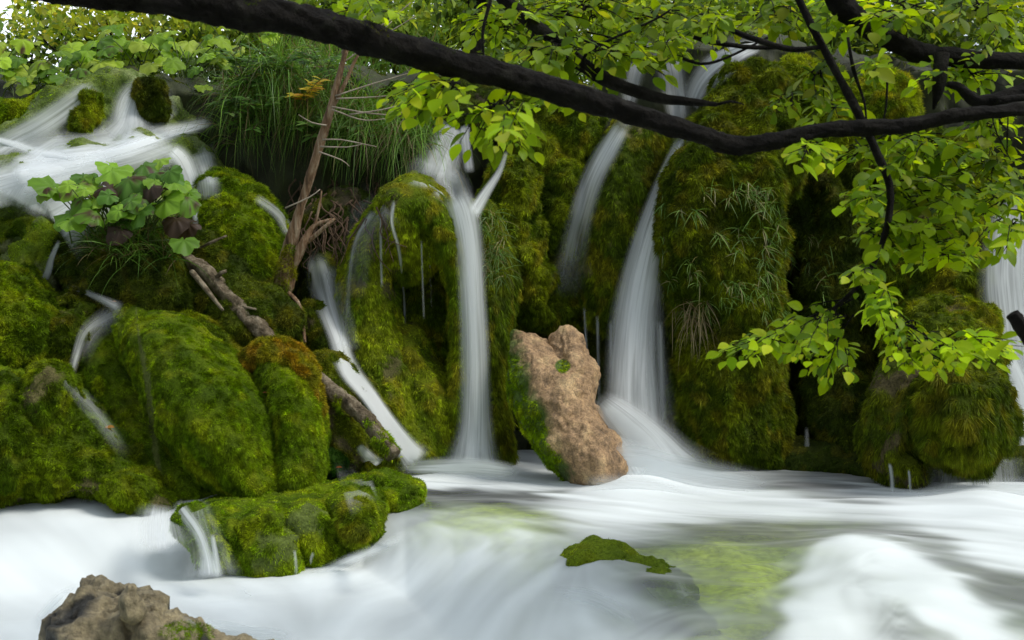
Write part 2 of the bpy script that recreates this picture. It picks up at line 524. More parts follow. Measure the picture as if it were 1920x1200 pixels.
# --- stream: surface and bed
def px_of(X, Y, z):
    return 960 + F * X / Y, 600 + F * (CAMZ - z) / Y
LIP = ([-3000, -400, 0, 300, 700, 850, 1000, 1150, 1300, 1500, 1800, 4000], [915, 915, 915, 920, 920, 925, 960, 1030, 1150, 1330, 1600, 3000])
def water_z(X, Y):
    px, py = px_of(X, Y, 0.0)
    lip = np.interp(px, *LIP)
    z = -np.interp(px, [-300, 760, 1000, 1300], [.30, .30, .24, .16]) * sm(py - lip, 0, np.interp(px, [-300, 380, 450, 680, 760, 850, 950, 1100], [120, 60, 40, 55, 95, 170, 250, 260]))
    p = np.stack([X, Y, 0 * X], -1)
    z = z + 0.020 * fbm(p * np.array([0.9, 1.6, 1]), 2, 31) + 0.005 * fbm(p * np.array([2.5, 5, 1]), 2, 33)
    return z
FOAM = [ # px, py, rx, ry, value
 (100,1050,330,110,1.0),(350,1130,300,80,1.0),(150,960,220,28,0.85),(330,950,90,22,0.45),(600,1140,260,50,1.0),(800,1120,200,70,1.0),(950,1080,120,40,0.85),
 (700,1190,400,40,1.0),(1000,1150,150,60,0.82),(1130,1180,90,40,0.6),(1050,1030,90,20,.4),(1100,1150,80,20,.65),
 (390,1010,60,60,0.62),(430,960,70,18,0.4),(880,1010,90,22,0.62),(850,960,60,14,0.55),(760,1040,60,30,0.8),
 (800,885,90,16,0.95),(880,890,90,16,1.0),(960,905,70,10,0.8),(1060,945,80,12,0.75),(930,950,100,24,0.0),(930,950,80,16,0.0),(1000,975,60,14,0.15),(900,985,80,10,.35),
 (1200,920,90,25,0.95),(1300,935,120,18,0.85),(1420,950,120,18,0.78),(1560,965,110,14,0.6),(1300,900,80,10,0.55),(1450,905,100,10,0.25),(1600,930,90,10,0.2),(1500,1000,120,10,.05),(1420,990,90,8,.05),
 (1180,965,150,14,0.8),(1120,1000,110,18,0.62),(1250,1010,60,12,0.35),
 (1380,1055,150,60,0.0),(1390,1050,110,40,0.0),(1300,1100,70,26,0.03),(1440,1005,100,16,0.0),(1400,1110,90,32,0.04),(1330,1020,100,20,0.05),(1250,1060,80,14,0.3),
 (1150,1090,60,10,0.5),(1100,1100,70,30,0.55),(1060,1050,60,20,0.55),
 (1580,985,90,10,0.12),(1640,1005,60,12,0.12),
 (1750,930,120,14,0.85),(1820,960,110,18,0.95),(1760,985,90,12,0.7),(1880,1010,60,40,0.9),(1900,930,60,20,0.95),
 (1560,1040,50,20,1.0),(1620,1030,60,18,1.0),(1540,1100,45,30,1.0),(1510,1150,40,30,1.0),(1500,1195,60,20,1.0),(1690,1070,60,22,1.0),(1760,1120,60,25,1.0),
 (1820,1160,60,20,1.0),(1860,1195,60,16,1.0),(1640,1120,30,20,0.75),(1600,1180,60,25,0.8),(1650,1070,60,16,1.0),
 (1680,1170,50,25,0.42),(1740,1195,40,14,0.6),(1790,1065,60,18,0.15),(1860,1110,50,26,0.12),(1910,1170,40,30,0.2),(1740,1030,60,12,0.3),
 (1400,1160,70,20,0.22),(1380,1195,80,20,0.2),(1130,1058,60,18,.22),(1225,1092,55,16,.15),(1280,1128,34,16,.2),(1280,1165,40,18,.3),(1300,1190,40,16,.35),(1260,1170,50,25,0.35),(1320,1150,50,12,0.45),
]
FLOWPT = [(100,1050,1,.25),(400,1130,1,.3),(800,1120,-1,.35),(500,1020,-.2,1),(1000,1080,-1,.5),(900,930,1,.25),(1200,940,1,.2),(1500,960,1,.12),(1380,1060,1,-.05),
          (1800,960,1,.15),(1560,1050,.6,-.5),(1520,1150,.25,-1),(1700,1080,1,.45),(1830,1160,1,.6),(1400,1170,1,-.1),(1850,1060,1,.45),(1180,1090,1,.5)]
def build_water():
    NX, NY = 640, 460
    # denser towards the camera
    ys = 2.2 + (9.6 - 2.2) * np.linspace(0, 1, NY) ** 1.0
    xs = np.linspace(-1, 1, NX)
    Yg = np.repeat(ys[:, None], NX, 1)
    Xg = xs[None, :] * (0.62 * Yg + 0.6)
    z = water_z(Xg, Yg)
    px, py = px_of(Xg, Yg, z)
    # flow-aligned streaks by averaging noise along the stream lines
    wsum = 1e-9; fx = 0; fy = 0
    for (a, b, u, v) in FLOWPT:
        wq = 1 / (((px - a) / 120) ** 2 + ((py - b) / 45) ** 2 + 0.15) ** 1.5
        wsum = wsum + wq; fx = fx + wq * u; fy = fy + wq * (v)
    # px-direction -> world direction
    ux, uy = fx / wsum, fy / wsum
    dX = ux; dY = -uy * 3.2
    l = np.sqrt(dX ** 2 + dY ** 2) + 1e-9
    dX, dY = dX / l, dY / l
    acc = 0; acc2 = 0; ww = 0
    K = 9
    for k in range(-K, K + 1):
        wk = math.cos(k / (K + 1) * math.pi / 2)
        q = np.stack([Xg + dX * k * 0.035, Yg + dY * k * 0.035, 0 * Xg], -1)
        acc = acc + wk * pn(q * 16, 41); acc2 = acc2 + wk * pn(q * 6, 43); ww += wk
    s1 = acc / ww * 3.0; s2 = acc2 / ww * 2.4
    # foam amount
    wpx = px + 26 * s2 * ux * 2 + 20 * fbm(np.stack([Xg, Yg, 0 * Xg], -1) * 2.2, 2, 51)
    wpy = py + 10 * s2 + 6 * fbm(np.stack([Xg, Yg, 0 * Xg], -1) * 2.2, 2, 52)
    ws = 1e-6; fo = 0
    for (a, b, rx, ry, val) in FOAM:
        g = np.exp(-(((wpx - a) / rx) ** 2 + ((wpy - b) / ry) ** 2) * 1.1) + 1e-5 / (1 + ((wpx - a) / 300) ** 2 + ((wpy - b) / 150) ** 2) ** 2
        ws = ws + g; fo = fo + g * val
    foam = fo / ws
    mid = 4 * foam * (1 - foam)
    foam = np.clip(foam + (0.10 * s1 + 0.15 * s2) * (0.06 + mid), 0.02, 1)
    foam = sm(foam, -0.10, 1.06)
    hot = np.exp(-(((px - 1640) / 260) ** 2 + ((py - 1110) / 110) ** 2))
    foam = foam * (0.865 + 0.125 * hot + (0.12 * s2 + 0.04 * s1 + .10 * fbm(np.stack([Xg, Yg, 0 * Xg], -1) * 1.4, 2, 56)) * (1 - .8 * hot))
    foam = np.clip(foam, 0, 0.985)
    z2 = z + 0.007 * foam * s2 + 0.0005 * s1
    # swell where the falls land and in the white arch on the right
    for (a, b, rx, ry, h) in [(880, 880, 90, 20, .05), (1200, 900, 100, 25, .08), (1600, 1050, 110, 40, .06), (1750, 1110, 110, 40, .05), (1850, 940, 90, 25, .06), (120, 1010, 200, 60, .06), (640,1130,260,60,.04), (1125,1072,75,24,.045), (1230,1108,65,24,.04), (1290,1175,60,26,.02)]:
        z2 = z2 + h * np.exp(-(((px - a) / rx) ** 2 + ((py - b) / ry) ** 2))
    V = np.stack([Xg, Yg, z2], -1).reshape(-1, 3)
    Q = grid_faces(NY, NX, wrap=False)
    o = link_mesh("stream", V, Q, M_POOL, attrs={"foam": foam.ravel()})
    tag(o, "silky white and green stream flowing across the foreground", kind="structure")
    # bed
    zb = z - 0.10 - 0.05 * (1 + fbm(np.stack([Xg, Yg, 0 * Xg], -1) * 2.4, 3, 61))
    zb = zb + 0.075 * np.exp(-(((px - 1380) / 130) ** 2 + ((py - 1060) / 60) ** 2)) + 0.07 * np.exp(-(((px - 930) / 110) ** 2 + ((py - 950) / 30) ** 2))
    Vb = np.stack([Xg, Yg, zb], -1).reshape(-1, 3)
    a = sm(fbm(Vb * 2.0, 3, 71), -0.4, 0.5)[:, None]
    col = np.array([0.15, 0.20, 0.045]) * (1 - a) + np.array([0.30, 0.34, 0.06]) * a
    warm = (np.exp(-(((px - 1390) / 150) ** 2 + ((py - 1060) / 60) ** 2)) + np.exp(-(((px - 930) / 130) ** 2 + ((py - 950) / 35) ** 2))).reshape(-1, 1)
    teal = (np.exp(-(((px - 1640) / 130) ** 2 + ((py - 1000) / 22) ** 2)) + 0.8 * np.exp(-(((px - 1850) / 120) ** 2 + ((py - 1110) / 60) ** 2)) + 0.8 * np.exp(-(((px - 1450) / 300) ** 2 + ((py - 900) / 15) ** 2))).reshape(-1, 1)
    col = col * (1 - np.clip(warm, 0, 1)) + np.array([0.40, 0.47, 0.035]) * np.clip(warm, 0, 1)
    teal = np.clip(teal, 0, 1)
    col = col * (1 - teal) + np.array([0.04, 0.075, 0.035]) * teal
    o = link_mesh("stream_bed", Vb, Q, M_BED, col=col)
    tag(o, "olive green algae covered bed under the stream", kind="structure")
build_water()
# wide ground under everything, reaching out to both sides and behind the camera
gx = np.array([[-60, -40, -0.75], [60, -40, -0.75], [60, 60, -0.75], [-60, 60, -0.75]], float)
link_mesh("ground", gx, np.array([[0, 1, 2, 3]]), M_SOIL)["kind"] = "structure"

# ================================================================== MOSSY ROCKS
G1 = "moss covered rock mounds around the falls"
# left foreground
def seam(c_, n_):        # bare seam between the two lobes of the big mound
    px, py = px_of(c_[:, 0], c_[:, 1], c_[:, 2])
    x = np.interp(py, [580, 640, 700, 800, 900], [255, 262, 275, 285, 300])
    wd = np.interp(py, [580, 640, 700, 800, 900], [1, 3, 7, 7, 5])
    return sm(np.abs(px - x), wd * 0.6, wd * 1.4) * 0.97 + 0.03
def seamcol(V, col):
    k = (1 - seam(V, None))[:, None]
    return col * (1 - k) + np.array([0.10, 0.12, 0.03]) * k
rocky("mossy_mound",
      [loft([(278,612,7.7,44,.28),(328,668,7.45,80,.38),(388,752,7.2,97,.46),(448,840,6.98,86,.44),(492,908,6.88,44,.3)], seed=1, lump=.03, tuft=.009, fine=.004),
       loft([(205,645,7.75,48,.26),(232,715,7.6,60,.3),(275,795,7.4,58,.32),(330,872,7.2,52,.32),(375,915,7.1,44,.3)], seed=2, lump=.028, tuft=.009, fine=.004)],
      "big bright green moss mound with a bare seam and a trickle at its left", "moss mound",
      pal=GREEN*.84, dens=150000, length=.020, width=.0038, hang=.7, seed=1, keep=seam, colfun=seamcol, group=G1, comb=(.55,0,-.35))
rocky("mossy_mound",
      [loft([(520,690,7.35,44,.22),(548,750,7.2,52,.28),(562,830,7.08,50,.3),(565,900,7.0,44,.28)], seed=4, lump=.02, tuft=.01, fine=.004)],
      "narrow green moss mound directly right of the big mound, under the rusty cap", "moss mound", pal=GREEN*.84, dens=130000, length=.022, width=.004, hang=.8, seed=4, group=G1)
rocky("moss_cushion",
      [loft([(482,668,7.3,26,.14),(520,662,7.25,30,.16),(560,690,7.2,27,.15),(584,735,7.18,20,.12),(594,800,7.15,14,.1)], seed=5, lump=.02, tuft=.015)],
      "rust brown moss cushion capping the narrow mound beside the log end", "moss cushion", pal=RUST, dens=80000, length=.028, hang=.6, seed=5, group=G1)
rocky("moss_cushion",
      [loft([(350,600,7.55,14,.1),(395,620,7.5,20,.12),(440,665,7.42,16,.1)], seed=6, lump=.015, tuft=.01)],
      "slim olive moss cushion lying between the big mound and the log", "moss cushion", pal=YELLOW, dens=80000, length=.025, hang=.5, seed=6, group=G1)
rocky("mossy_bank",
      [loft([(-160,800,6.9,120,.5),(-20,815,6.9,120,.55),(90,840,6.95,105,.5),(190,880,6.9,68,.4),(262,915,6.8,40,.3),(300,940,6.75,18,.2)], seed=8, lump=.07, tuft=.025),
       blob(95,745,6.75,52,48,.22,seed=9,lump=.03,tuft=.02)],
      "broad dark green mossy bank in the lower left corner, sloping to the white water", "mossy bank",
      pal=GREEN * 0.62, dens=95000, length=.025, width=.0043, hang=.7, seed=8, group=G1, barecol=(.10,.09,.035), bareamt=-.1)
rocky("mossy_boulder",
      [loft([(-20,580,7.6,85,.35),(40,590,7.5,72,.35),(60,640,7.4,60,.33),(55,690,7.3,50,.3)], seed=10, lump=.06, tuft=.025)],
      "rounded mossy boulder at the left edge above the broad bank", "mossy boulder", pal=GREEN * 0.7, dens=85000, length=.024, hang=.5, seed=10, group=G1)
rocky("mossy_boulder",
      [loft([(120,600,7.75,60,.3),(165,605,7.7,48,.28),(120,660,7.5,60,.3)], seed=12, lump=.06, tuft=.03)],
      "brownish half bare boulder beside the thin trickle left of the big mound", "mossy boulder", pal=YELLOW*0.7, dens=45000, length=.022, hang=.4, seed=12,
      barecol=(.13,.11,.05), bareamt=.15, group=G1)
rocky("wet_rock_shelf",
      [loft([(-60,690,7.6,40,.6),(60,715,7.45,45,.55),(150,780,7.2,40,.4),(220,850,7.0,36,.3)], seed=14, lump=.03, tuft=.01)],
      "wet algae covered shelf between the left boulder and the broad bank", "rock shelf", pal=GREEN, rockcol=(.05,.09,.01), dens=9000, length=.018, hang=.6, seed=14, group=G1)
rocky("wet_rock_shelf",
      [loft([(-80,450,8.5,70,.5),(20,450,8.4,62,.45),(95,470,8.2,45,.35),(70,520,7.9,50,.35)], seed=15, lump=.04, tuft=.015)],
      "pale green wet shelf under the left cascade, with small puddles", "rock shelf", pal=GREEN, rockcol=(.09,.12,.03), dens=16000, length=.018, hang=.5, seed=15,
      barecol=(.20,.22,.10), bareamt=.15, group=G1)
rocky("mossy_boulder",
      [loft([(150,480,8.15,50,.3),(200,500,8.05,90,.4),(250,540,7.9,110,.42),(300,590,7.75,80,.35)], seed=16, lump=.06, tuft=.02)],
      "dark mossy boulder carrying the butterbur clump, behind the log", "mossy boulder", pal=DARK, dens=40000, length=.03, hang=.5, seed=16, group=G1)
rocky("mossy_boulder",
      [loft([(400,500,8.1,70,.3),(430,560,7.95,80,.32),(480,620,7.75,90,.3)], seed=17, lump=.05, tuft=.02)],
      "dark green mossy rock behind the fallen log, below the twin domes", "mossy boulder", pal=DARK*1.3, dens=40000, length=.028, hang=.5, seed=17, group=G1)
rocky("mossy_boulder",
      [loft([(425,372,8.75,48,.3),(450,420,8.6,78,.36),(480,480,8.45,62,.34)], seed=18, lump=.03, tuft=.02),
       loft([(430,420,8.3,42,.26),(450,470,8.2,72,.32),(465,520,8.1,62,.28),(460,550,8.05,46,.25)], seed=19, lump=.03, tuft=.02)],
      "twin domed moss boulder left of the dead sapling, below the hanging grass", "mossy boulder", pal=GREEN*.8, dens=60000, length=.03, hang=.6, seed=18, group=G1)
# rocks the left cascade runs over
WETG = (.10, .13, .045)
def wet(V, col):
    a = sm(fbm(V * 5, 3, 77), -.3, .5)[:, None]
    return col * .4 + (np.array([.07, .10, .03]) * (1 - a) + np.array([.20, .23, .11]) * a) * .8
rocky("cascade_rock",
      [loft([(-120,330,9.2,70,.6),(60,300,9.2,75,.7),(190,250,9.5,85,.7),(290,215,9.8,60,.6),(360,250,9.7,60,.5)], seed=20, lump=.08, tuft=.02),
       loft([(-150,400,8.6,75,.6),(60,385,8.6,85,.7),(200,350,8.8,75,.6),(330,330,9.1,70,.5),(390,390,9.1,50,.4)], seed=21, lump=.06, tuft=.02),
       loft([(30,480,8.3,70,.3),(200,440,8.5,80,.5),(330,420,8.8,60,.4)], seed=25, lump=.05)],
      "stepped pale green rock under the wide left cascade", "rock", pal=GREEN, rockcol=WETG, dens=7000, length=.02, hang=.5, seed=20, colfun=wet, group=G1)
rocky("mossy_stone", [blob(172,205,8.75,24,24,.15,seed=22), blob(155,245,8.7,32,30,.17,seed=23)],
      "small bright mossy stone parting the left cascade", "stone", pal=YELLOW, solid=False, dens=60000, length=.025, hang=.5, seed=22, group=G1)
rocky("mossy_stone", [blob(286,186,9.0,30,20,.16,seed=24)],
      "dark round mossy stone at the head of the left cascade", "stone", pal=DARK, solid=False, dens=60000, length=.03, width=.006, hang=.7, seed=24, group=G1)
rocky("mossy_bank", [loft([(-60,235,9.2,30,.3),(30,225,9.2,28,.3),(90,200,9.3,20,.25)], seed=26, lump=.05)],
      "mossy bank edge at the far left beside the cascade top", "mossy bank", pal=GREEN, dens=30000, length=.03, hang=.5, seed=26, group=G1)

# centre: draped dome with the dark hollow
rocky("tufa_dome",
      [loft([(745,395,8.4,42,.30),(712,440,8.35,46,.30),(692,520,8.3,48,.32),(694,620,8.25,52,.34),(715,710,8.15,56,.34),(755,800,8.05,52,.33),(790,850,8.0,45,.3)], seed=30, lump=.05, tuft=.02, streak=3),
       loft([(722,415,8.3,34,.26),(745,396,8.3,40,.32),(780,392,8.22,44,.38),(815,412,8.2,40,.36),(838,460,8.2,30,.32),(855,520,8.25,17,.28),(860,640,8.25,14,.26),(856,760,8.2,18,.25)], seed=31, lump=.03, tuft=.02, streak=2),
       loft([(772,398,8.28,66,.42),(768,425,8.3,80,.40),(752,462,8.34,74,.34)], seed=131, lump=.04, tuft=.02, streak=2, cap=(1, 1)),
       loft([(760,650,8.35,45,.28),(785,720,8.3,60,.32),(800,790,8.2,60,.33),(810,840,8.1,50,.3)], seed=32, lump=.05, tuft=.02, streak=2),
       loft([(790,470,8.75,70,.25),(785,640,8.8,80,.25),(800,820,8.8,80,.25)], seed=33, lump=.05)],
      "draped tufa dome in the centre with a dark hollow under its bright mossy brow", "tufa dome",
      pal=YELLOW * 1.1, dens=52000, length=.030, width=.005, hang=1.6, seed=30, group=G1, barecol=(.09,.085,.03), bareamt=-.02)
rocky("tufa_column",
      [loft([(905,420,8.5,38,.3),(925,520,8.45,40,.3),(925,620,8.4,34,.3),(925,740,8.4,32,.28),(925,850,8.35,36,.28)], seed=34, lump=.04, tuft=.02, streak=3)],
      "grassy green column immediately right of the centre fall", "tufa column", pal=YELLOW * .75, dens=38000, length=.045, width=.0055, hang=2.0, seed=34, group=G1)
rocky("tufa_column",
      [loft([(960,340,8.75,44,.3),(965,430,8.7,55,.33),(985,500,8.75,48,.3),(1000,560,8.85,36,.28)], seed=36, lump=.07, tuft=.03),
       loft([(1040,230,9.2,90,.35),(1050,330,9.15,85,.35),(1050,450,9.1,72,.35),(1045,560,9.1,62,.32)], seed=37, lump=.09, tuft=.03)],
      "lumpy yellow green moss wall above the brown tufa log", "moss wall", pal=YELLOW * .85, dens=34000, length=.034, width=.006, hang=.9, seed=36, group=G1)
rocky("tufa_column",
      [loft([(1200,260,8.95,52,.32),(1170,340,8.9,68,.36),(1150,450,8.85,62,.36),(1140,540,8.8,52,.32),(1140,575,8.8,45,.3)], seed=38, lump=.04, tuft=.02, streak=2.5)],
      "smooth moss column hanging between the two right hand falls", "tufa column", pal=YELLOW * .72, dens=36000, length=.036, width=.0055, hang=1.6, seed=38, group=G1,
      barecol=(.14,.13,.045), bareamt=-.05)
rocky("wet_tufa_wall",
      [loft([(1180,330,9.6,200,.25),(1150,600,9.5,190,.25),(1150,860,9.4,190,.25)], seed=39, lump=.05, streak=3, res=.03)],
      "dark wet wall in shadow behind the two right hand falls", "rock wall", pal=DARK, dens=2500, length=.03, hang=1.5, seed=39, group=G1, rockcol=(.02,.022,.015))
rocky("tufa_column",
      [loft([(1400,190,8.75,78,.4),(1400,270,8.6,104,.48),(1350,380,8.45,118,.5),(1345,480,8.4,112,.48),(1360,580,8.4,100,.45)], seed=40, lump=.09, tuft=.035, streak=1.6),
       loft([(1300,330,8.35,52,.35),(1290,430,8.3,60,.38),(1290,520,8.32,46,.32)], seed=41, lump=.05, tuft=.03),
       loft([(1370,600,8.45,105,.42),(1365,700,8.4,108,.42),(1370,800,8.35,104,.4),(1372,845,8.35,85,.36)], seed=42, lump=.09, tuft=.03, streak=2)],
      "largest mossy column right of the main fall, with a shaggy rounded top and grass sprigs", "tufa column", pal=YELLOW * .62, dens=42000, length=.04, width=.0062, hang=1.0, seed=40, group=G1)
rocky("mossy_boulder",
      [loft([(1500,160,9.1,48,.3),(1530,190,9.1,60,.35),(1540,260,9.1,60,.35)], seed=43, lump=.05),
       blob(1650,215,9.1,70,45,.35,seed=44,lump=.06)],
      "sunlit yellow moss hump behind the big branch, right of the largest column", "moss mound", pal=YELLOW*1.1, dens=30000, length=.04, width=.006, hang=.5, seed=43, group=G1)
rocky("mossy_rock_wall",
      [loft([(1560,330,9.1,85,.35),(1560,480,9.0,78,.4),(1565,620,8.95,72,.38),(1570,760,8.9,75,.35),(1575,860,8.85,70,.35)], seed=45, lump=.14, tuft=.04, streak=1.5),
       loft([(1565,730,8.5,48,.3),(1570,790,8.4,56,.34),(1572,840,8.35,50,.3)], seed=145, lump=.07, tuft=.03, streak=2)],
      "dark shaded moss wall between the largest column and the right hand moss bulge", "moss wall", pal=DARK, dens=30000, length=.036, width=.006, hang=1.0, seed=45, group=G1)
rocky("mossy_rock_wall",
      [loft([(1760,320,8.9,90,.4),(1745,430,8.75,95,.42),(1750,540,8.6,92,.42),(1755,640,8.4,88,.4)], seed=46, lump=.12, tuft=.04),
       loft([(1770,650,8.1,90,.4),(1785,720,7.6,90,.36),(1780,790,7.5,80,.3)], seed=146, lump=.08, tuft=.03)],
      "mossy rock bulge with yellow patches left of the right hand fall", "moss wall", pal=YELLOW * .85, dens=34000, length=.034, width=.006, hang=.9, seed=46, group=G1,
      barecol=(.12,.10,.04), bareamt=-.05)
rocky("moss_cushion",
      [loft([(1785,735,7.15,72,.30),(1792,765,7.08,96,.36),(1798,795,7.0,92,.34)], seed=48, lump=.07, tuft=.03),
       loft([(1850,755,7.1,40,.22),(1862,785,7.05,44,.24)], seed=49, lump=.04),
       ],
      "shaggy bristling moss cushion overhanging the water at the far right", "moss cushion", pal=YELLOW * .6, dens=65000, length=.048, width=.006, hang=1.7, seed=48, group=G1)
rocky("tufa_drape",
      [loft([(1690,720,7.5,48,.3),(1665,790,7.4,42,.28),(1660,850,7.35,36,.26),(1700,885,7.3,30,.2)], seed=50, lump=.05, streak=3)],
      "brown green drape of tufa left of the bristling cushion, dripping at its foot", "tufa drape", pal=YELLOW*.6, dens=30000, length=.034, hang=1.8, seed=50, group=G1,
      barecol=(.09,.075,.035), bareamt=.05)
rocky("mossy_bank",
      [loft([(1240,845,8.6,40,.3),(1400,862,8.45,38,.3),(1560,875,8.2,40,.3),(1700,880,7.8,34,.25),(1900,870,7.6,30,.2)], seed=52, lump=.05)],
      "low dark mossy sill along the water under the right hand columns", "mossy bank", pal=DARK, dens=34000, length=.034, hang=1.5, seed=52, group=G1)
# upper dome the top right falls run over
rocky("cascade_rock",
      [loft([(1255,125,10.3,70,.5),(1265,200,10.2,85,.6),(1230,300,10.1,90,.5)], seed=54, lump=.05),
       loft([(1350,100,10.4,60,.4),(1390,140,10.3,90,.5),(1330,220,10.2,90,.5)], seed=55, lump=.05)],
      "pale wet dome at the top under the upper right falls", "rock", pal=YELLOW, rockcol=WETG, dens=6000, length=.03, width=.007, hang=1.0, seed=54, colfun=wet, group=G1)
rocky("tufa_shelf",
      [loft([(700,230,9.5,60,.3),(850,215,9.45,70,.35),(960,230,9.45,60,.3)], seed=56, lump=.05),
       loft([(620,420,9.0,80,.3),(640,540,8.9,75,.3),(640,660,8.7,60,.3)], seed=57, lump=.08)],
      "dark ledge the centre fall drops from, behind the branch leaves", "rock ledge", pal=DARK, dens=16000, length=.034, hang=1.2, seed=56, group=G1, barecol=(.06,.05,.03))
rocky("mossy_boulder",
      [loft([(600,600,8.3,40,.25),(640,670,8.2,40,.3),(690,760,7.9,42,.3),(720,830,7.7,40,.3)], seed=58, lump=.05, tuft=.02),
       loft([(620,720,7.75,52,.28),(640,790,7.6,60,.3),(655,840,7.5,50,.28)], seed=59, lump=.05, tuft=.02)],
      "brown and green rock slope under the log, left of the slanting cascade", "mossy boulder", pal=YELLOW*.7, dens=34000, length=.026, hang=.6, seed=58, group=G1,
      barecol=(.11,.09,.045), bareamt=.12)
rocky("moss_cushion", [blob(625,868,7.3,26,18,.14,seed=60,lump=.02)],
      "tiny vivid green moss cushion at the foot of the narrow mound", "moss cushion", pal=np.tile([[.03,.10,.004]],(4,1)), dens=70000, length=.018, width=.004, hang=.5, seed=60, group=G1)
rocky("mossy_boulder", [loft([(625,500,8.75,40,.25),(640,570,8.65,42,.28),(650,630,8.5,34,.28)], seed=61, lump=.05)],
      "grey green rock beside the slanting cascade, right of the dead sapling", "mossy boulder", pal=DARK*1.4, dens=24000, length=.026, hang=.8, seed=61, group=G1,
      barecol=(.10,.10,.06), bareamt=.1)

# ledge in the water
rocky("mossy_ledge",
      [loft([(505,1030,6.15,74,.28),(505,1056,6.08,62,.25)], seed=62, lump=.05, tuft=.02),
       loft([(440,985,6.25,40,.28),(470,1005,6.2,50,.28)], seed=68, lump=.03),
       loft([(590,1005,6.3,45,.28),(595,1030,6.25,38,.26)], seed=63, lump=.05, tuft=.02),
       loft([(672,965,6.45,50,.24),(672,992,6.42,46,.22)], seed=64, lump=.03, tuft=.02),
       loft([(735,935,6.85,44,.24),(748,952,6.78,38,.22)], seed=65, lump=.05, tuft=.02),
       loft([(430,958,6.7,26,.45),(560,945,6.8,28,.55),(700,915,7.1,26,.5)], seed=66, lump=.02, tuft=.008),
       loft([(385,990,6.15,34,.25),(412,1030,6.05,34,.25)], seed=67, lump=.04, tuft=.02)],
      "low mossy ledge in the stream with water spilling over its left side", "rock ledge", pal=GREEN, dens=75000, length=.020, width=.0042, hang=.9, seed=62, group=G1,
      barecol=(.10,.13,.03), bareamt=-.1)
rocky("moss_cushion", [loft([(668,970,6.2,38,.13),(672,985,6.18,36,.12)], seed=69, lump=.03, tuft=.02)],
      "yellow green moss cushion on the right half of the low ledge", "moss cushion", pal=YELLOW, dens=90000, length=.025, width=.0045, hang=.8, seed=69, group=G1)
# bumps just breaking the surface
rocky("submerged_rock",
      [loft([(1080,1062,5.2,28,.18),(1115,1054,5.15,38,.2),(1155,1060,5.1,36,.2)], seed=70, lump=.03), loft([(1180,1080,4.95,36,.18),(1232,1092,4.85,36,.18),(1272,1116,4.75,26,.15),(1290,1138,4.7,14,.1)], seed=71, lump=.03)],
      "smooth mossy stones breaking the surface in the middle of the stream", "rock", pal=GREEN*.75, rockcol=(.26,.34,.04), dens=60000, length=.012, width=.003, hang=.8, seed=70, group=G1, zmin=-.2)
rocky("submerged_rock",
      [loft([(1235,1142,4.5,34,.16),(1285,1165,4.4,38,.17),(1315,1190,4.3,24,.14)], seed=72, lump=.02)],
      "smooth mossy stone awash at the bottom edge of the stream", "rock", pal=GREEN*.75, rockcol=(.26,.34,.04), dens=50000, length=.012, width=.003, hang=.8, seed=72, group=G1, zmin=-.3)

rocky("tufa_column",
      [loft([(2120,300,8.9,95,.4),(2110,450,8.7,100,.45),(2120,620,8.5,100,.4),(2130,820,8.3,90,.4)], seed=150, lump=.12, tuft=.04),
       loft([(2330,330,8.9,110,.4),(2340,600,8.6,110,.4),(2340,840,8.4,100,.4)], seed=151, lump=.12, tuft=.04)],
      "mossy column just beyond the right hand fall", "tufa column", pal=YELLOW * .6, dens=18000, length=.045, width=.008, hang=1.0, seed=150, group=G1)
# brown tufa log
def tufacol(V, col):
    px, py = px_of(V[:, 0], V[:, 1], V[:, 2])
    a = fbm(V * 6, 4, 81)[:, None]; b = fbm(V * 22, 3, 82)[:, None]
    b2_ = pn(V * 55, 84)[:, None]
    c_ = np.array([.34, .215, .11]) * (1 + .55 * a + .5 * b + .5 * b2_) + np.array([.05, .06, .03]) * sm(a, .1, .6)
    x = np.interp(py, [630, 700, 780, 860, 910], [960, 985, 1020, 1050, 1075])
    g = (1 - sm(px + 14 * a[:, 0] * 2, x - 12, x + 16))[:, None]
    g2 = np.exp(-(((px - 1055) / 17) ** 2 + ((py - 686) / 15) ** 2) * 1.2)[:, None]
    g2 = sm(g2, .35, .5)
    c_ = c_ * (1 - g) + np.array([.07, .12, .01]) * g
    wetk = (1 - .45 * (1 - sm(V[:, 2] + .08 * a[:, 0], .02, .16)))[:, None]
    c_ = c_ * wetk
    return c_ * (1 - g2) + np.array([.07, .12, .01]) * g2
def tufakeep(c_, n_):
    px, py = px_of(c_[:, 0], c_[:, 1], c_[:, 2])
    x = np.interp(py, [630, 700, 780, 860, 910], [952, 978, 1015, 1045, 1070])
    g2 = np.exp(-(((px - 1055) / 17) ** 2 + ((py - 686) / 15) ** 2) * 1.2)
    return np.maximum(1 - sm(px + 20 * fbm(c_ * 6, 2, 3), x - 12, x + 4), (g2 > .42) * 1.0)
rocky("tufa_log",
      [loft([(972,638,7.95,18,.12),(992,672,7.85,44,.22),(1030,750,7.65,72,.28),(1082,830,7.45,66,.26),(1122,880,7.3,52,.2)], seed=75, lump=.035, tuft=.014, fine=.007, res=.012),
       loft([(1062,652,7.9,38,.22),(1068,700,7.8,46,.27),(1068,770,7.65,48,.27),(1104,840,7.45,54,.25),(1128,882,7.3,50,.2)], seed=76, lump=.035, tuft=.014, fine=.007, res=.012)],
      "stump of bare brown tufa leaning between the falls, with one round moss patch", "tufa stump", pal=GREEN, dens=60000, length=.022, width=.0045, hang=.9, seed=75,
      keep=tufakeep, colfun=tufacol, mat=M_TUFA)

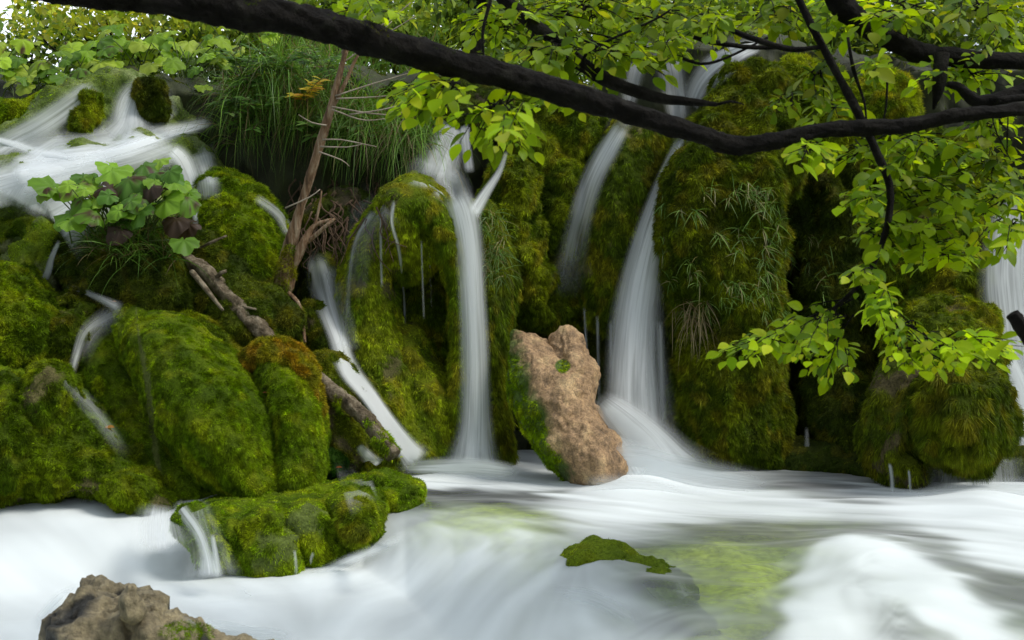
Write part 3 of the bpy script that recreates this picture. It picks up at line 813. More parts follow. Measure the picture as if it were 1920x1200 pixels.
# bottom left bare boulder
def bouldercol(V, col):
    a = fbm(V * 7, 4, 91)[:, None]; b = fbm(V * 30, 3, 92)[:, None]; d = sm(fbm(V * 4.5, 3, 93), .12, .4)[:, None]
    c_ = np.array([.32, .26, .15]) * (1 + .5 * a + .5 * b)
    return c_ * (1 - d) + np.array([.035, .032, .025]) * d
def bkeep(c_, n_):
    px, py = px_of(c_[:, 0], c_[:, 1], c_[:, 2])
    return (np.exp(-(((px - 350) / 50) ** 2 + ((py - 1185) / 20) ** 2)) > .35) * 1.0 + .0
rocky("bare_boulder",
      [loft([(120,1190,3.85,45,.14),(180,1165,3.9,62,.2),(220,1175,3.9,62,.2)], seed=94, lump=.05, tuft=.03, fine=.014, res=.01),
       loft([(215,1160,3.75,40,.12),(265,1150,3.75,38,.13),(310,1180,3.75,40,.13)], seed=95, lump=.06, tuft=.03, fine=.014, res=.01),
       loft([(290,1200,3.7,42,.12),(400,1215,3.7,34,.12),(490,1225,3.7,26,.1)], seed=96, lump=.04, tuft=.025, fine=.014, res=.01),
       loft([(190,1240,3.8,120,.25),(330,1260,3.8,80,.2)], seed=97, lump=.04, tuft=.03, fine=.014, res=.015)],
      "bare grey brown boulder in the bottom left corner, cracked and pitted", "boulder", pal=GREEN, dens=160000, length=.016, width=.0025, hang=.4, seed=94,
      keep=bkeep, colfun=bouldercol, mat=M_BOULDER, zmin=-.4)
rocky("bare_stone",
      [loft([(246,1106,3.6,10,.03),(244,1122,3.6,19,.05),(250,1145,3.6,26,.06)], seed=98, lump=.02, tuft=.01, fine=.004, res=.006, sq=1.6)],
      "small pointed stone standing on top of the bare boulder", "stone", dens=0, colfun=bouldercol, mat=M_BOULDER)

# ------------------------------------------------------------------ resting things on rock
def build_bvh():
    VV, FF, o = [], [], 0
    for v, q in SOLIDS:
        VV.append(v); FF.append(q + o); o += len(v)
    V = np.vstack(VV); Q = np.vstack(FF)
    return BVHTree.FromPolygons(V.tolist(), Q.tolist())
BVH = build_bvh()
ORG = Vector((0, 0, CAMZ))
def hitY(px, py, default=9.2):
    d = Vector(((px - 960) / F, 1.0, -(py - 600) / F)).normalized()
    loc, nn, i, dist = BVH.ray_cast(ORG, d)
    return (loc.y if loc is not None else default)

# ================================================================== FALLING WATER
def smooth1(a, axis, it=3):
    for _ in range(it):
        b = a.copy()
        if axis == 0:
            b[1:-1] = (a[:-2] + 2 * a[1:-1] + a[2:]) / 4
        else:
            b[:, 1:-1] = (a[:, :-2] + 2 * a[:, 1:-1] + a[:, 2:]) / 4
        a = b
    return a
def hitW(px, py):
    Y = 6.0
    if py > 640:
        for _ in range(6):
            x = (px - 960) / F * Y
            Y = (CAMZ - float(water_z(np.array([x]), np.array([max(Y, 2.0)]))[0])) * F / (py - 600)
        return min(hitY(px, py), Y)
    return hitY(px, py)
def ribbon(rows, drape=True, water=False, off=0.03, bulge=0.03, a=1.0, seed=0, soft=0.32, ends=(0.08, 0.08), nu=18, nstep=10):
    """rows: px centre, py, half width px, alpha [, Y] -> grid sheet following the rock or a free fall"""
    A = np.array(rows, float)
    if A.shape[1] == 4:
        A = np.hstack([A, np.full((len(A), 1), np.nan)])
    L = np.sum(np.hypot(np.diff(A[:, 0]), np.diff(A[:, 1])))
    n = int(max(10, L / nstep))
    have = not np.isnan(A[:, 4]).any()
    B = catmull(np.nan_to_num(A), n)
    T = np.gradient(B[:, :2], axis=0); T /= np.maximum(np.linalg.norm(T, axis=1, keepdims=True), 1e-6)
    Nn = np.stack([T[:, 1], -T[:, 0]], -1)
    u = np.linspace(-1, 1, nu)
    px = B[:, None, 0] + Nn[:, None, 0] * u[None] * B[:, None, 2]
    py = B[:, None, 1] + Nn[:, None, 1] * u[None] * B[:, None, 2]
    if have and not drape:
        Y = np.repeat(B[:, 4:5], nu, 1)
    else:
        hf = hitW if water else hitY
        Y = np.array([[hf(px[i, j], py[i, j]) for j in range(nu)] for i in range(n)])
        if water: Y = np.clip(Y, 2, 9)
        J = np.maximum(np.abs(np.gradient(Y, axis=0)), np.abs(np.gradient(Y, axis=1)))
        jump = smooth1(smooth1(1 - sm(J, .10, .25), 1, 2), 0, 2)
        Y = smooth1(smooth1(Y, 1, 4), 0, 6)
        # stay in front of the rock
        Y = Y - off
    if have and not drape: jump = 1
    Y = Y - bulge * np.sqrt(np.clip(1 - u[None] ** 2, 0, 1))
    V = PA(px, py, Y)
    v = np.linspace(0, 1, n)
    e = (1 - sm(np.abs(u), 1 - soft * 2, 1.0))[None]
    en = (sm(v, 0, ends[0] + 1e-3) * (1 - sm(v, 1 - ends[1] - 1e-3, 1)))[:, None]
    al = B[:, 3:4] * e * en * a * jump
    length = L / F * 8
    wid = np.mean(B[:, 2]) / F * 8
    su = np.repeat((u * wid)[None], n, 0) + seed * 3.7
    sv = np.repeat((v * length)[:, None], nu, 1) + seed
    return V.reshape(-1, 3), grid_faces(n, nu, wrap=False), al.ravel(), su.ravel(), sv.ravel()
def waterfall(name, ribs, label, cat="waterfall"):
    V, Q, a, su, sv, o = [], [], [], [], [], 0
    for r in ribs:
        V.append(r[0]); Q.append(r[1] + o); a.append(r[2]); su.append(r[3]); sv.append(r[4]); o += len(r[0])
    ob = link_mesh(name, np.vstack(V), np.vstack(Q), M_FALL, attrs={"alpha": np.concatenate(a), "su": np.concatenate(su), "sv": np.concatenate(sv)})
    return tag(ob, label, cat, "white veils of falling water")

rb = ribbon
waterfall("waterfall", [
    rb([(860,205,28,1.0,9.3),(845,250,38,1.0,9.1),(825,300,48,1.1,8.85),(810,342,64,1.5,8.2)], drape=False, seed=1, bulge=.05, ends=(.08,.3), soft=.45),
    rb([(872,205,12,.7,9.25),(872,260,12,.7,9.05),(880,325,12,.6,8.8)], drape=False, seed=2),
    rb([(818,318,58,1.3),(814,342,60,1.5),(812,358,52,.5)], off=.04, seed=3, soft=.5, ends=(.1,.5)),
    rb([(830,335,40,1.6),(850,352,38,1.8),(868,385,28,2.2),(876,415,24,2.2)], off=.07, seed=63, soft=.45),
    rb([(850,355,32,1.5,8.05),(868,400,34,2.4,7.98),(880,470,32,2.1,7.93),(886,560,30,1.8,7.88),(890,680,32,1.5,7.84),(890,780,36,1.6,7.8),(886,850,48,2.0,7.75),(884,890,74,1.9,7.72)], drape=False, bulge=.08, seed=4, soft=.5, a=.75, ends=(.1, .08)),
    rb([(865,400,20,1.2,8.1),(885,560,30,1.1,8.0),(893,780,36,1.1,7.95),(884,885,70,1.3,7.85)], drape=False, bulge=.05, seed=5, soft=.45),
    rb([(950,282,5,.5,8.4),(936,322,8,.9,8.3),(912,360,12,1.2,8.15),(884,405,18,1.6,7.98)], drape=False, seed=6, soft=.45),
  ], "tall centre fall dropping straight beside the tufa dome into the pool")
waterfall("waterfall", [
    rb([(700,395,9,.6),(668,450,8,.5),(655,520,7,.35),(650,600,8,.3)], off=.02, seed=7, soft=.5),
    rb([(738,375,5,1.2),(735,420,5,1.1),(748,470,5,1.0),(756,540,4,.9),(760,610,4,.7)], off=.03, seed=8, soft=.5),
    rb([(715,400,4,.7),(714,460,4,.6),(716,540,4,.5)], off=.03, seed=9, soft=.5),
    rb([(806,470,3,.6),(808,540,3,.4),(810,580,3,.3)], off=.03, seed=10, soft=.5),
    rb([(790,450,3,.5,7.95),(792,520,3,.4,7.95),(795,600,3,.3,7.95)], drape=False, seed=11, soft=.5),
    rb([(720,380,70,.45),(690,410,50,.3),(670,470,40,.2),(660,560,30,.1)], off=.02, seed=12, soft=.5),
  ], "fine threads of water running off the tufa dome into its hollow")
waterfall("waterfall", [
    rb([(1170,230,20,.9),(1140,280,26,1.2),(1110,340,26,1.1),(1088,410,28,.8),(1072,480,34,.45),(1060,560,38,.2)], off=.06, seed=13, soft=.45),
  ], "faint slanting fall fading behind the smooth moss column")
waterfall("waterfall", [
    rb([(1283,250,12,1.6,8.55),(1262,310,22,2.0,8.5),(1232,400,32,2.0,8.4),(1210,480,40,1.9,8.3),(1192,570,47,1.7,8.2),(1183,660,52,1.6,8.1),(1180,740,56,1.5,8.0),(1182,800,62,1.4,7.95)], drape=False, bulge=.09, seed=14, soft=.5, a=.8),
    rb([(1275,290,14,1.1,8.6),(1225,440,36,1.1,8.45),(1195,600,58,1.0,8.3),(1200,760,70,.9,8.15),(1210,850,80,.9,8.05)], drape=False, bulge=.05, seed=15, soft=.45),
    rb([(1236,600,9,.5,8.25),(1240,700,10,.55,8.2),(1244,800,10,.45,8.15)], drape=False, seed=16, soft=.5),
    rb([(1222,590,8,.6,8.25),(1222,700,9,.6,8.2),(1225,820,9,.5,8.1)], drape=False, seed=17, soft=.5),
    rb([(1120,745,26,1.6,7.55),(1165,785,46,2.3,7.5),(1210,830,62,2.6,7.45),(1240,880,90,2.4,7.4),(1260,915,120,1.6,7.35)], drape=False, bulge=.12, seed=18, soft=.5, a=.7, ends=(.15,.3)),
    rb([(1090,760,30,.9,7.6),(1150,830,40,1.0,7.4),(1190,900,60,.9,7.25)], drape=False, seed=19, soft=.5),
  ], "main right fall widening to a white fan beside the leaning tufa stump")
waterfall("waterfall", [
    rb([(1120,590,5,.5,8.5),(1122,680,5,.5,8.5),(1123,760,5,.3,8.5)], drape=False, seed=20, soft=.5),
    rb([(1095,575,4,.5,8.5),(1100,660,5,.45,8.5)], drape=False, seed=21, soft=.5),
    rb([(1145,600,5,.5,8.5),(1146,700,6,.4,8.5)], drape=False, seed=22, soft=.5)],
  "thin drips below the smooth moss column above the tufa stump")
waterfall("waterfall", [
    rb([(1245,75,26,.9),(1255,110,34,1.0),(1265,160,30,.9),(1275,230,26,.9),(1285,270,22,1.0)], off=.08, seed=23, soft=.45),
    rb([(1215,75,18,.6),(1195,120,22,.6),(1180,180,20,.5),(1170,240,18,.6)], off=.08, seed=24, soft=.5),
    rb([(1425,85,14,1.6),(1390,95,24,1.8),(1350,120,32,1.6),(1315,155,30,1.2),(1295,200,26,.9)], off=.08, seed=25, soft=.45),
  ], "upper right falls spreading over the pale dome behind the branches")
# left cascade
waterfall("waterfall", [
    rb([(290,160,30,1.2),(250,190,40,1.3),(240,240,44,1.4),(215,280,55,1.3),(130,300,55,1.4),(60,340,60,1.7),(30,390,70,1.9)], off=.06, seed=26, soft=.4),
    rb([(180,160,30,.6),(130,200,30,1.0),(70,240,32,1.2),(20,265,30,1.2),(-40,300,40,1.2)], off=.06, seed=27, soft=.45),
    rb([(260,165,60,.7),(290,210,50,.9),(310,235,40,.9)], off=.05, seed=28, soft=.45),
    rb([(400,228,16,.8),(350,240,18,1.4),(290,255,22,1.6),(220,285,26,1.6),(150,310,30,1.4),(60,330,40,1.4),(-40,360,50,1.4)], off=.07, seed=29, soft=.45),
    rb([(150,290,80,1.2),(90,340,100,1.4),(60,395,120,1.5)], off=.08, seed=30, soft=.4),
    rb([(-60,300,60,1.3),(-40,400,80,1.5)], off=.08, seed=31, soft=.4),
    rb([(255,178,26,.9),(245,210,36,1.0),(240,240,60,.9),(225,270,90,.7)], off=.07, seed=65, soft=.5),
    rb([(402,232,7,2.2),(340,245,9,2.4),(280,264,10,2.4),(200,290,12,2.2),(120,305,14,1.8)], off=.09, seed=80, soft=.5, ends=(.15,.25)),
    rb([(-30,255,8,1.5),(30,272,10,2.2),(80,288,12,2.2),(140,300,12,1.8)], off=.09, seed=81, soft=.5, ends=(.1,.25)),
    rb([(330,250,60,.8),(230,285,60,1.1),(120,300,70,1.2),(20,320,80,1.2)], off=.09, seed=66, soft=.45),
    rb([(230,330,60,1.0),(150,365,90,1.3),(90,400,110,1.3)], off=.1, seed=67, soft=.45),
    rb([(370,285,36,.8),(385,330,34,.9),(390,375,26,.5)], off=.06, seed=68, soft=.5),
    rb([(320,280,22,1.0),(340,300,26,1.5),(355,335,26,1.2),(365,370,20,.9)], off=.06, seed=32, soft=.45),
    rb([(385,270,20,.6),(392,310,20,.6),(398,350,16,.4)], off=.06, seed=33, soft=.5),
    rb([(230,275,60,.5),(290,290,50,.6),(330,300,30,.6)], off=.05, seed=34, soft=.5),
  ], "wide stepped cascade spreading over pale rocks at the upper left")
waterfall("waterfall", [rb([(366,375,9,1.0,8.45),(368,420,9,1.0,8.3),(368,465,8,.7,8.2)], drape=False, seed=35, soft=.45)],
    "short narrow fall between the butterbur clump and the twin domed boulder")
waterfall("waterfall", [
    rb([(478,370,12,.5),(520,400,14,.7),(545,440,14,.9)], off=.05, seed=36, soft=.5),
    rb([(590,475,22,.9),(598,520,30,1.1),(612,575,24,1.4),(632,630,22,1.3),(652,690,24,1.6),(690,740,20,2.0),(725,790,20,2.2),(762,840,26,2.3),(790,868,36,1.8)], off=.06, seed=37, soft=.42),
    rb([(610,500,26,.5),(640,590,24,.5),(650,660,30,.5)], off=.05, seed=38, soft=.5),
    rb([(672,835,10,1.2),(690,858,16,1.8),(705,876,22,1.6)], off=.06, seed=39, soft=.45),
  ], "slanting cascade zigzagging down between the dead sapling and the tufa dome")
waterfall("waterfall", [
    rb([(112,450,5,.8),(98,480,7,1.2),(90,510,9,1.3),(84,525,9,.9)], off=.03, seed=40, soft=.45),
    rb([(120,535,7,.5),(170,552,9,.7),(205,568,12,.8),(228,580,18,.5)], off=.03, seed=41, soft=.5, ends=(.25,.2)),
    rb([(232,578,22,.7),(190,598,20,.5),(160,622,15,.8),(145,660,11,1.2),(132,705,11,1.2),(126,735,14,.7)], off=.03, seed=42, soft=.5, ends=(.15,.3)),
    rb([(215,590,30,.4),(175,625,24,.35),(150,680,20,.3)], off=.02, seed=74, soft=.5, ends=(.2,.3)),
    rb([(126,722,12,.5),(160,752,20,.45),(200,800,20,.35),(240,860,18,.25)], off=.03, seed=43, soft=.5, ends=(.2,.3))],
  "thin trickle winding past the brownish boulder and down beside the big moss mound")
waterfall("waterfall", [
    rb([(1895,370,30,.9,8.3),(1885,440,45,1.3,8.2),(1880,520,52,1.3,8.1),(1888,600,54,1.2,8.0),(1900,690,50,1.1,7.85),(1925,880,50,1.0,7.6)], drape=False, bulge=.05, seed=44, soft=.45),
    rb([(1940,360,50,1.2,8.35),(1935,500,60,1.2,8.15),(1945,650,60,1.2,7.95),(1965,880,60,1.0,7.65)], drape=False, bulge=.05, seed=45, soft=.45),
    rb([(1870,640,22,1.4,7.85),(1895,700,32,1.8,7.75),(1920,780,40,1.8,7.65),(1940,870,50,1.8,7.55)], drape=False, bulge=.08, seed=46, soft=.42),
    rb([(1960,640,60,1.6,7.9),(1960,900,70,1.6,7.5)], drape=False, bulge=.08, seed=47, soft=.42)],
  "fall at the right edge pouring past the mossy bulge")
waterfall("waterfall", [
    rb([(1830,858,95,.5,7.15),(1832,900,100,.6,7.1),(1830,945,110,.9,7.0)], drape=False, seed=48, soft=.3),
    rb([(1668,868,5,.9,7.1),(1672,895,6,.8,7.08),(1674,940,7,.7,7.0)], drape=False, seed=49, soft=.5),
    rb([(1704,880,4,.9,7.05),(1706,905,4,.7,7.03),(1707,940,5,.6,7.0)], drape=False, seed=50, soft=.5)],
  "misty veil and drips under the bristling moss cushion")
waterfall("waterfall", [rb([(1512,800,5,.35,8.2),(1514,850,8,.6,8.15),(1520,895,12,.7,8.1)], drape=False, seed=51, soft=.5)],
  "faint thread at the foot of the dark moss wall")
waterfall("waterfall", [
    rb([(366,935,26,.7,6.35),(368,958,34,.5,6.05),(376,995,42,.4,5.84),(386,1035,50,.4,5.70),(394,1090,70,1.0,5.55)], drape=False, seed=54, bulge=.05, soft=.5, ends=(.2,.1)),
    rb([(330,940,14,1.2,6.3),(345,962,16,1.6,5.98),(372,1000,14,1.6,5.80),(386,1040,14,1.3,5.66),(392,1085,26,1.2,5.52)], drape=False, seed=64, bulge=.03, soft=.5, ends=(.2,.1)),
    rb([(398,1000,6,.9,5.78),(404,1040,8,1.2,5.68),(408,1085,12,.9,5.6)], drape=False, seed=82, soft=.5),
    rb([(300,945,40,.9,6.3),(296,985,56,1.0,5.95),(300,1040,70,1.0,5.7)], drape=False, seed=83, bulge=.05, soft=.5, ends=(.25,.25)),
    rb([(552,1030,4,.8),(555,1060,5,.6),(556,1090,5,.4)], off=.03, seed=55, soft=.5),
    rb([(588,1035,4,.7),(580,1060,5,.6),(584,1085,5,.4)], off=.03, seed=56, soft=.5),
    rb([(640,920,60,.4),(700,900,40,.5)], off=.02, seed=57, soft=.5)],
  "water spilling and dripping off the low mossy ledge")
waterfall("water_veil", [
    rb([(1020,1108,24,.6),(1100,1118,24,.8),(1160,1146,22,.8),(1210,1176,20,.6)], water=True, off=.02, seed=86, soft=.5, bulge=.005, ends=(.3,.3)),
    rb([(1270,1085,14,.4),(1290,1120,20,.6)], off=.015, seed=60, soft=.5)],
  "thin veil of water sliding over the smooth stones in midstream")
waterfall("spray_mist", [
    rb([(1080,868,24,.3,7.35),(1180,868,46,1.5,7.3),(1280,888,46,1.3,7.2),(1400,905,34,.8,7.1),(1500,915,20,.2,7.05)], drape=False, seed=70, soft=.5, ends=(.2,.3)),
    rb([(1090,905,20,.4,7.0),(1200,915,30,.6,6.95),(1350,930,24,.4,6.9)], drape=False, seed=71, soft=.5, ends=(.2,.3))],
  "white mist rolling off the foot of the main right fall", "mist")
waterfall("spray_mist", [
    rb([(740,878,14,.8,7.45),(830,876,22,1.6,7.4),(900,878,24,1.6,7.35),(985,888,16,.8,7.3)], drape=False, seed=72, soft=.5, ends=(.2,.2))],
  "white mist at the foot of the centre fall", "mist")
waterfall("spray_mist", [
    rb([(420,1108,18,.8),(500,1112,18,.9),(580,1086,16,.9),(660,1050,16,.8),(730,1018,14,.7),(800,975,12,.5)], water=True, off=.05, seed=91, soft=.5, ends=(.2,.3))],
  "soft white mist where the stream brushes the front of the low ledge", "mist")
waterfall("spray_mist", [
    rb([(60,1180,16,.7),(110,1120,14,.7),(160,1096,10,.4)], water=True, off=.03, seed=92, soft=.5, ends=(.2,.3)),
    rb([(330,1150,14,.5),(400,1172,14,.8),(500,1184,14,.8),(560,1196,12,.4)], water=True, off=.03, seed=93, soft=.5, ends=(.3,.2))],
  "thin veil of water curling around the bare boulder", "mist")
waterfall("spray_mist", [
    rb([(1660,935,14,.3,6.75),(1780,930,26,.8,6.7),(1900,925,34,.9,6.65),(2000,925,34,.9,6.6)], drape=False, seed=73, soft=.5, ends=(.2,.1))],
  "white mist under the bristling cushion at the right edge", "mist")

# ================================================================== WOOD
def tube(rows, seed=0, rough=0.12, nseg=14, step=0.03, taper_end=True, knot=0.0):
    """rows: px, py, Y, radius px"""
    A = np.array(rows, float)
    C0 = PA(A[:, 0], A[:, 1], A[:, 2]); r = A[:, 3] / F * A[:, 2]
    return tube3(np.hstack([C0, r[:, None]]), seed, rough, nseg, step, knot)
def tube3(D, seed=0, rough=0.12, nseg=14, step=0.03, knot=0.0):
    D = np.array(D, float)
    L = np.sum(np.linalg.norm(np.diff(D[:, :3], axis=0), axis=1))
    n = int(np.clip(L / step, 5, 260))
    D = catmull(D, n); D[:, 3] = np.maximum(D[:, 3], 0.0006)
    T = nrm(np.gradient(D[:, :3], axis=0))
    up = np.tile([0.1, 1.0, 0.05], (n, 1))
    s1 = nrm(np.cross(T, up)); s2 = np.cross(s1, T)
    th = np.linspace(0, 2 * math.pi, nseg, endpoint=False)
    rad = D[:, None, 3]
    dirv = s1[:, None] * np.cos(th)[None, :, None] + s2[:, None] * np.sin(th)[None, :, None]
    q = D[:, None, :3] * 9 + dirv * 1.3
    rr = rad * (1 + rough * 2 * fbm(q, 3, seed) + rough * 1.2 * fbm(q * 4, 2, seed + 1) + knot * np.maximum(fbm(q * .7, 1, seed + 2) - .2, 0))
    G = D[:, None, :3] + dirv * rr[..., None]
    V = np.vstack([G.reshape(-1, 3), D[0, :3], D[-1, :3]])
    Q = grid_faces(n, nseg)
    k = np.arange(nseg); b = (n - 1) * nseg; e0 = n * nseg
    tri = np.vstack([np.stack([np.full(nseg, e0), k, (k + 1) % nseg], -1), np.stack([np.full(nseg, e0 + 1), b + (k + 1) % nseg, b + k], -1)])
    return V, Q[:, ::-1], tri
def wood(name, tubes, mat, parent=None):
    V, Q, T = merge(tubes)
    return link_mesh(name, V, [Q, T], mat, parent=parent)

# ------------------------------------------------------------------ leaves
LPAL = np.array([[.20, .34, .008], [.30, .44, .012], [.11, .21, .008], [.38, .46, .03]])
def leaves(pos, fwd, up, length, wratio, pal, seed, jit=0.22, droop=0.12, detailed=True):
    """pos base, fwd direction, up face normal. pointed oval leaf folded on its midrib"""
    N = len(pos)
    f = nrm(fwd); s = nrm(np.cross(f, up)); u = np.cross(s, f)
    L = np.asarray(length).reshape(-1, 1) * np.ones((N, 1)); W = L * wratio
    if detailed:
        prof = [(0.0, 0.0), (0.12, .52), (.34, .96), (.56, .97), (.78, .62), (.92, .22), (1.0, 0.0)]
    else:
        prof = [(0.0, 0.0), (.45, 1.0), (1.0, 0.0)]
    mids, lefts, rights = [], [], []
    for t, ww in prof:
        c_ = pos + f * L * t - u * L * droop * t * t
        mids.append(c_)
        if 0 < ww:
            lefts.append(c_ + s * W * .5 * ww + u * W * .10 * ww)
            rights.append(c_ - s * W * .5 * ww + u * W * .10 * ww)
    V = np.stack(mids + lefts + rights, 1)
    k = len(prof); m = k - 2
    faces4, faces3 = [], []
    Lf = [k + i for i in range(m)]; Rf = [k + m + i for i in range(m)]
    faces3 += [(0, 1, Lf[0]), (0, Rf[0], 1)]
    for i in range(m - 1):
        faces4 += [(i + 1, i + 2, Lf[i + 1], Lf[i]), (i + 1, Rf[i], Rf[i + 1], i + 2)]
    faces3 += [(k - 2, k - 1, Lf[-1]), (k - 2, Rf[-1], k - 1)]
    off = (np.arange(N) * V.shape[1])[:, None, None]
    F3 = (np.array(faces3)[None] + off).reshape(-1, 3)
    F4 = (np.array(faces4)[None] + off).reshape(-1, 4) if faces4 else np.zeros((0, 4), int)
    rnd = np.exp(RNG.normal(0, jit, (N, 1)))
    ch = RNG.random((N, 1))
    c0 = pal[0] * (1 - ch) + pal[1] * ch
    c2 = RNG.random((N, 1)) < .22; c0 = np.where(c2, pal[2], c0)
    c3 = RNG.random((N, 1)) < .12; c0 = np.where(c3, pal[3], c0)
    col = np.repeat((c0 * rnd)[:, None], V.shape[1], 1)
    return V.reshape(-1, 3), F3, F4, col.reshape(-1, 3)
def join_leaves(lst):
    V, A, B, C_, o = [], [], [], [], 0
    for v, f3, f4, cl in lst:
        V.append(v); A.append(f3 + o); B.append(f4 + o); C_.append(cl); o += len(v)
    return np.vstack(V), np.vstack(A), np.vstack(B), np.vstack(C_)
def spray(px, py, Y, rx, ry, ntwig, leaf=.07, seed=0, pal=LPAL, start=None, dy=.25, step=.038, flat=.35):
    """beech spray: twigs spreading from a start point through an elliptic cluster, leaves alternating along each"""
    rg = np.random.default_rng(seed + 1000)
    tw, lv = [], []
    shade = rg.uniform(.7, 1.3) if seed < 100 else (rg.uniform(.55, 1.2) if py < 500 else rg.uniform(.8, 1.2))
    st = P(*(start if start else (px, py - ry * .6, Y)))
    for k in range(ntwig):
        a = rg.random() * 2 * math.pi; r_ = math.sqrt(rg.random())
        end = P(px + rx * r_ * math.cos(a), py + ry * r_ * math.sin(a), Y + rg.normal(0, dy))
        b = P(px + rx * .4 * rg.normal(), py + ry * .4 * rg.normal(), Y + rg.normal(0, dy * .5))
        s_ = st * .5 + b * .5 if k else st
        L = np.linalg.norm(end - s_)
        if L < .12: continue
        mid = (s_ + end) / 2 + np.array([0, 0, .06 * L]) + rg.normal(0, .03, 3) * L
        C0 = catmull(np.array([s_, mid, end]), 14)
        tw.append(tube3(np.hstack([C0, np.linspace(.0035, .001, 14)[:, None]]), seed, 0.05, 5, .05))
        n = max(3, int(L * .75 / step))
        t = np.linspace(.25, 1, n)
        q = np.stack([np.interp(t, np.linspace(0, 1, 14), C0[:, i]) for i in range(3)], -1)
        T = nrm(np.gradient(q, axis=0)) if n > 1 else nrm((end - s_)[None])
        up = nrm(np.array([0, -.25, 1]) + rg.normal(0, flat * 1.25, (n, 3)))
        side = nrm(np.cross(T, up)) * np.where(np.arange(n) % 2, 1, -1)[:, None]
        fwd = nrm(T * .75 + side * 1.0 + rg.normal(0, .22, (n, 3)) + np.array([0, 0, -.35]))
        fwd[-1] = T[-1]
        lv.append(leaves(q, fwd, up, leaf * (.42 + .85 * rg.random(n)), .62, pal * shade, seed, droop=.2))
    return tw, lv

# --- big beech branch across the picture
beech = root("beech_branch", None, "big dark beech branch sweeping across the whole picture with bright leaf sprays", "tree branch")
wood("limb", [tube([(-140,-66,3.1,32),(60,-24,3.15,22),(200,-10,3.2,26),(330,2,3.25,29),(450,24,3.3,32),(560,38,3.35,29),(700,76,3.4,30),(850,118,3.5,25),(1000,156,3.55,23),(1150,203,3.6,20),(1300,248,3.65,17),(1375,272,3.7,16),(1450,265,3.7,14),(1550,243,3.75,14.5),(1700,235,3.8,14),(1800,216,3.8,12),(1925,204,3.85,11),(2080,190,3.9,11),(2400,150,4.0,12),(2700,60,4.1,14)], seed=3, rough=.14, nseg=24, step=.018, knot=.25)], M_BARK, beech)
twl, lvl = [], []
CL = [ (800,185,3.75,75,40,12,(900,130,3.6)), (920,240,3.7,90,45,14,(950,160,3.6)), (960,265,3.65,60,30,8,(960,170,3.6)), (780,210,3.8,50,20,6,(850,150,3.6)),
       (1040,120,4.1,120,50,14,(1060,60,4.1)), (1180,120,4.3,90,45,12,(1100,60,4.2)), (950,50,4.4,120,50,16,None), (1100,30,4.4,150,45,18,None),
       (1260,100,4.4,70,30,8,None), (1230,40,4.4,110,40,14,None), (1330,60,4.2,60,50,10,None), (680,25,4.4,70,30,8,None), (1060,190,4.2,80,25,8,None) ]
for i, (a, b, Y, rx, ry, nt_, st) in enumerate(CL):
    t_, l_ = spray(a, b, Y, rx, ry, int(nt_ * 2.6), leaf=.064, seed=i, start=st)
    twl += t_; lvl += l_
wood("twigs", twl, M_BARK, beech)
v, f3, f4, cl = join_leaves(lvl)
link_mesh("leaves", v, [f3, f4], M_LEAF, parent=beech, col=cl, smooth=True)
v, q, t = tube([(450,23,3.3,32),(560,37,3.35,29),(700,75,3.4,30),(850,117,3.5,25),(1000,155,3.55,23)], seed=3, rough=.12, nseg=30, step=.02)
pp, nn = scatter(v, q, 60000, face_min=-1, keep=lambda c_, n_: sm(n_[:, 2], .45, .8) * sm(fbm(c_ * 5, 2, 8), -.25, .2) * (c_[:, 0] < -.15))
r = moss_blades(pp, nn, .016, .003, -.3, DARK, 3)
link_mesh("moss", r[0], r[1], M_MOSS, parent=beech, col=r[2], smooth=False)

b2 = root("beech_branch", None, "thinner dark branch slanting down behind the big one in the top centre", "tree branch")
wood("limb", [tube([(900,-60,4.2,13),(945,0,4.2,13),(1000,45,4.2,13),(1060,95,4.2,13),(1120,140,4.15,13),(1175,165,4.15,11),(1240,185,4.1,9),(1300,192,4.1,7),(1345,196,4.1,4)], seed=6, nseg=14, knot=.3)], M_BARK, b2)
tws = [tube([(1345,196,4.1,3),(1370,190,4.1,2.4),(1395,196,4.1,1)], 3, .1, 6), tube([(1300,70,4.1,4),(1330,78,4.1,4.5),(1400,88,4.1,4.5),(1480,90,4.1,3)], 5, .1, 7),
       tube([(1080,70,4.1,4),(1130,85,4.1,4),(1160,100,4.1,3)], 5, .1, 7), tube([(1115,150,4.15,5),(1100,100,4.1,3),(1240,30,4.1,2),(1265,0,4.1,1.5)], 7, .1, 6),
       tube([(1280,110,4.1,2.5),(1320,120,4.1,3),(1370,105,4.1,2.5),(1440,70,4.1,2)], 8, .1, 6), tube([(1000,60,4.1,3),(990,100,4.1,3),(970,140,4.1,2)], 9, .1, 6),
       tube([(1000,60,4.1,3),(995,110,4.1,3.4),(985,150,4.1,2.2)], 9, .1, 6), tube([(920,0,4.0,3.5),(905,60,4.0,3),(908,120,4.0,2)], 10, .1, 6)]
for t_ in tws: wood("twig", [t_], M_BARK, b2)

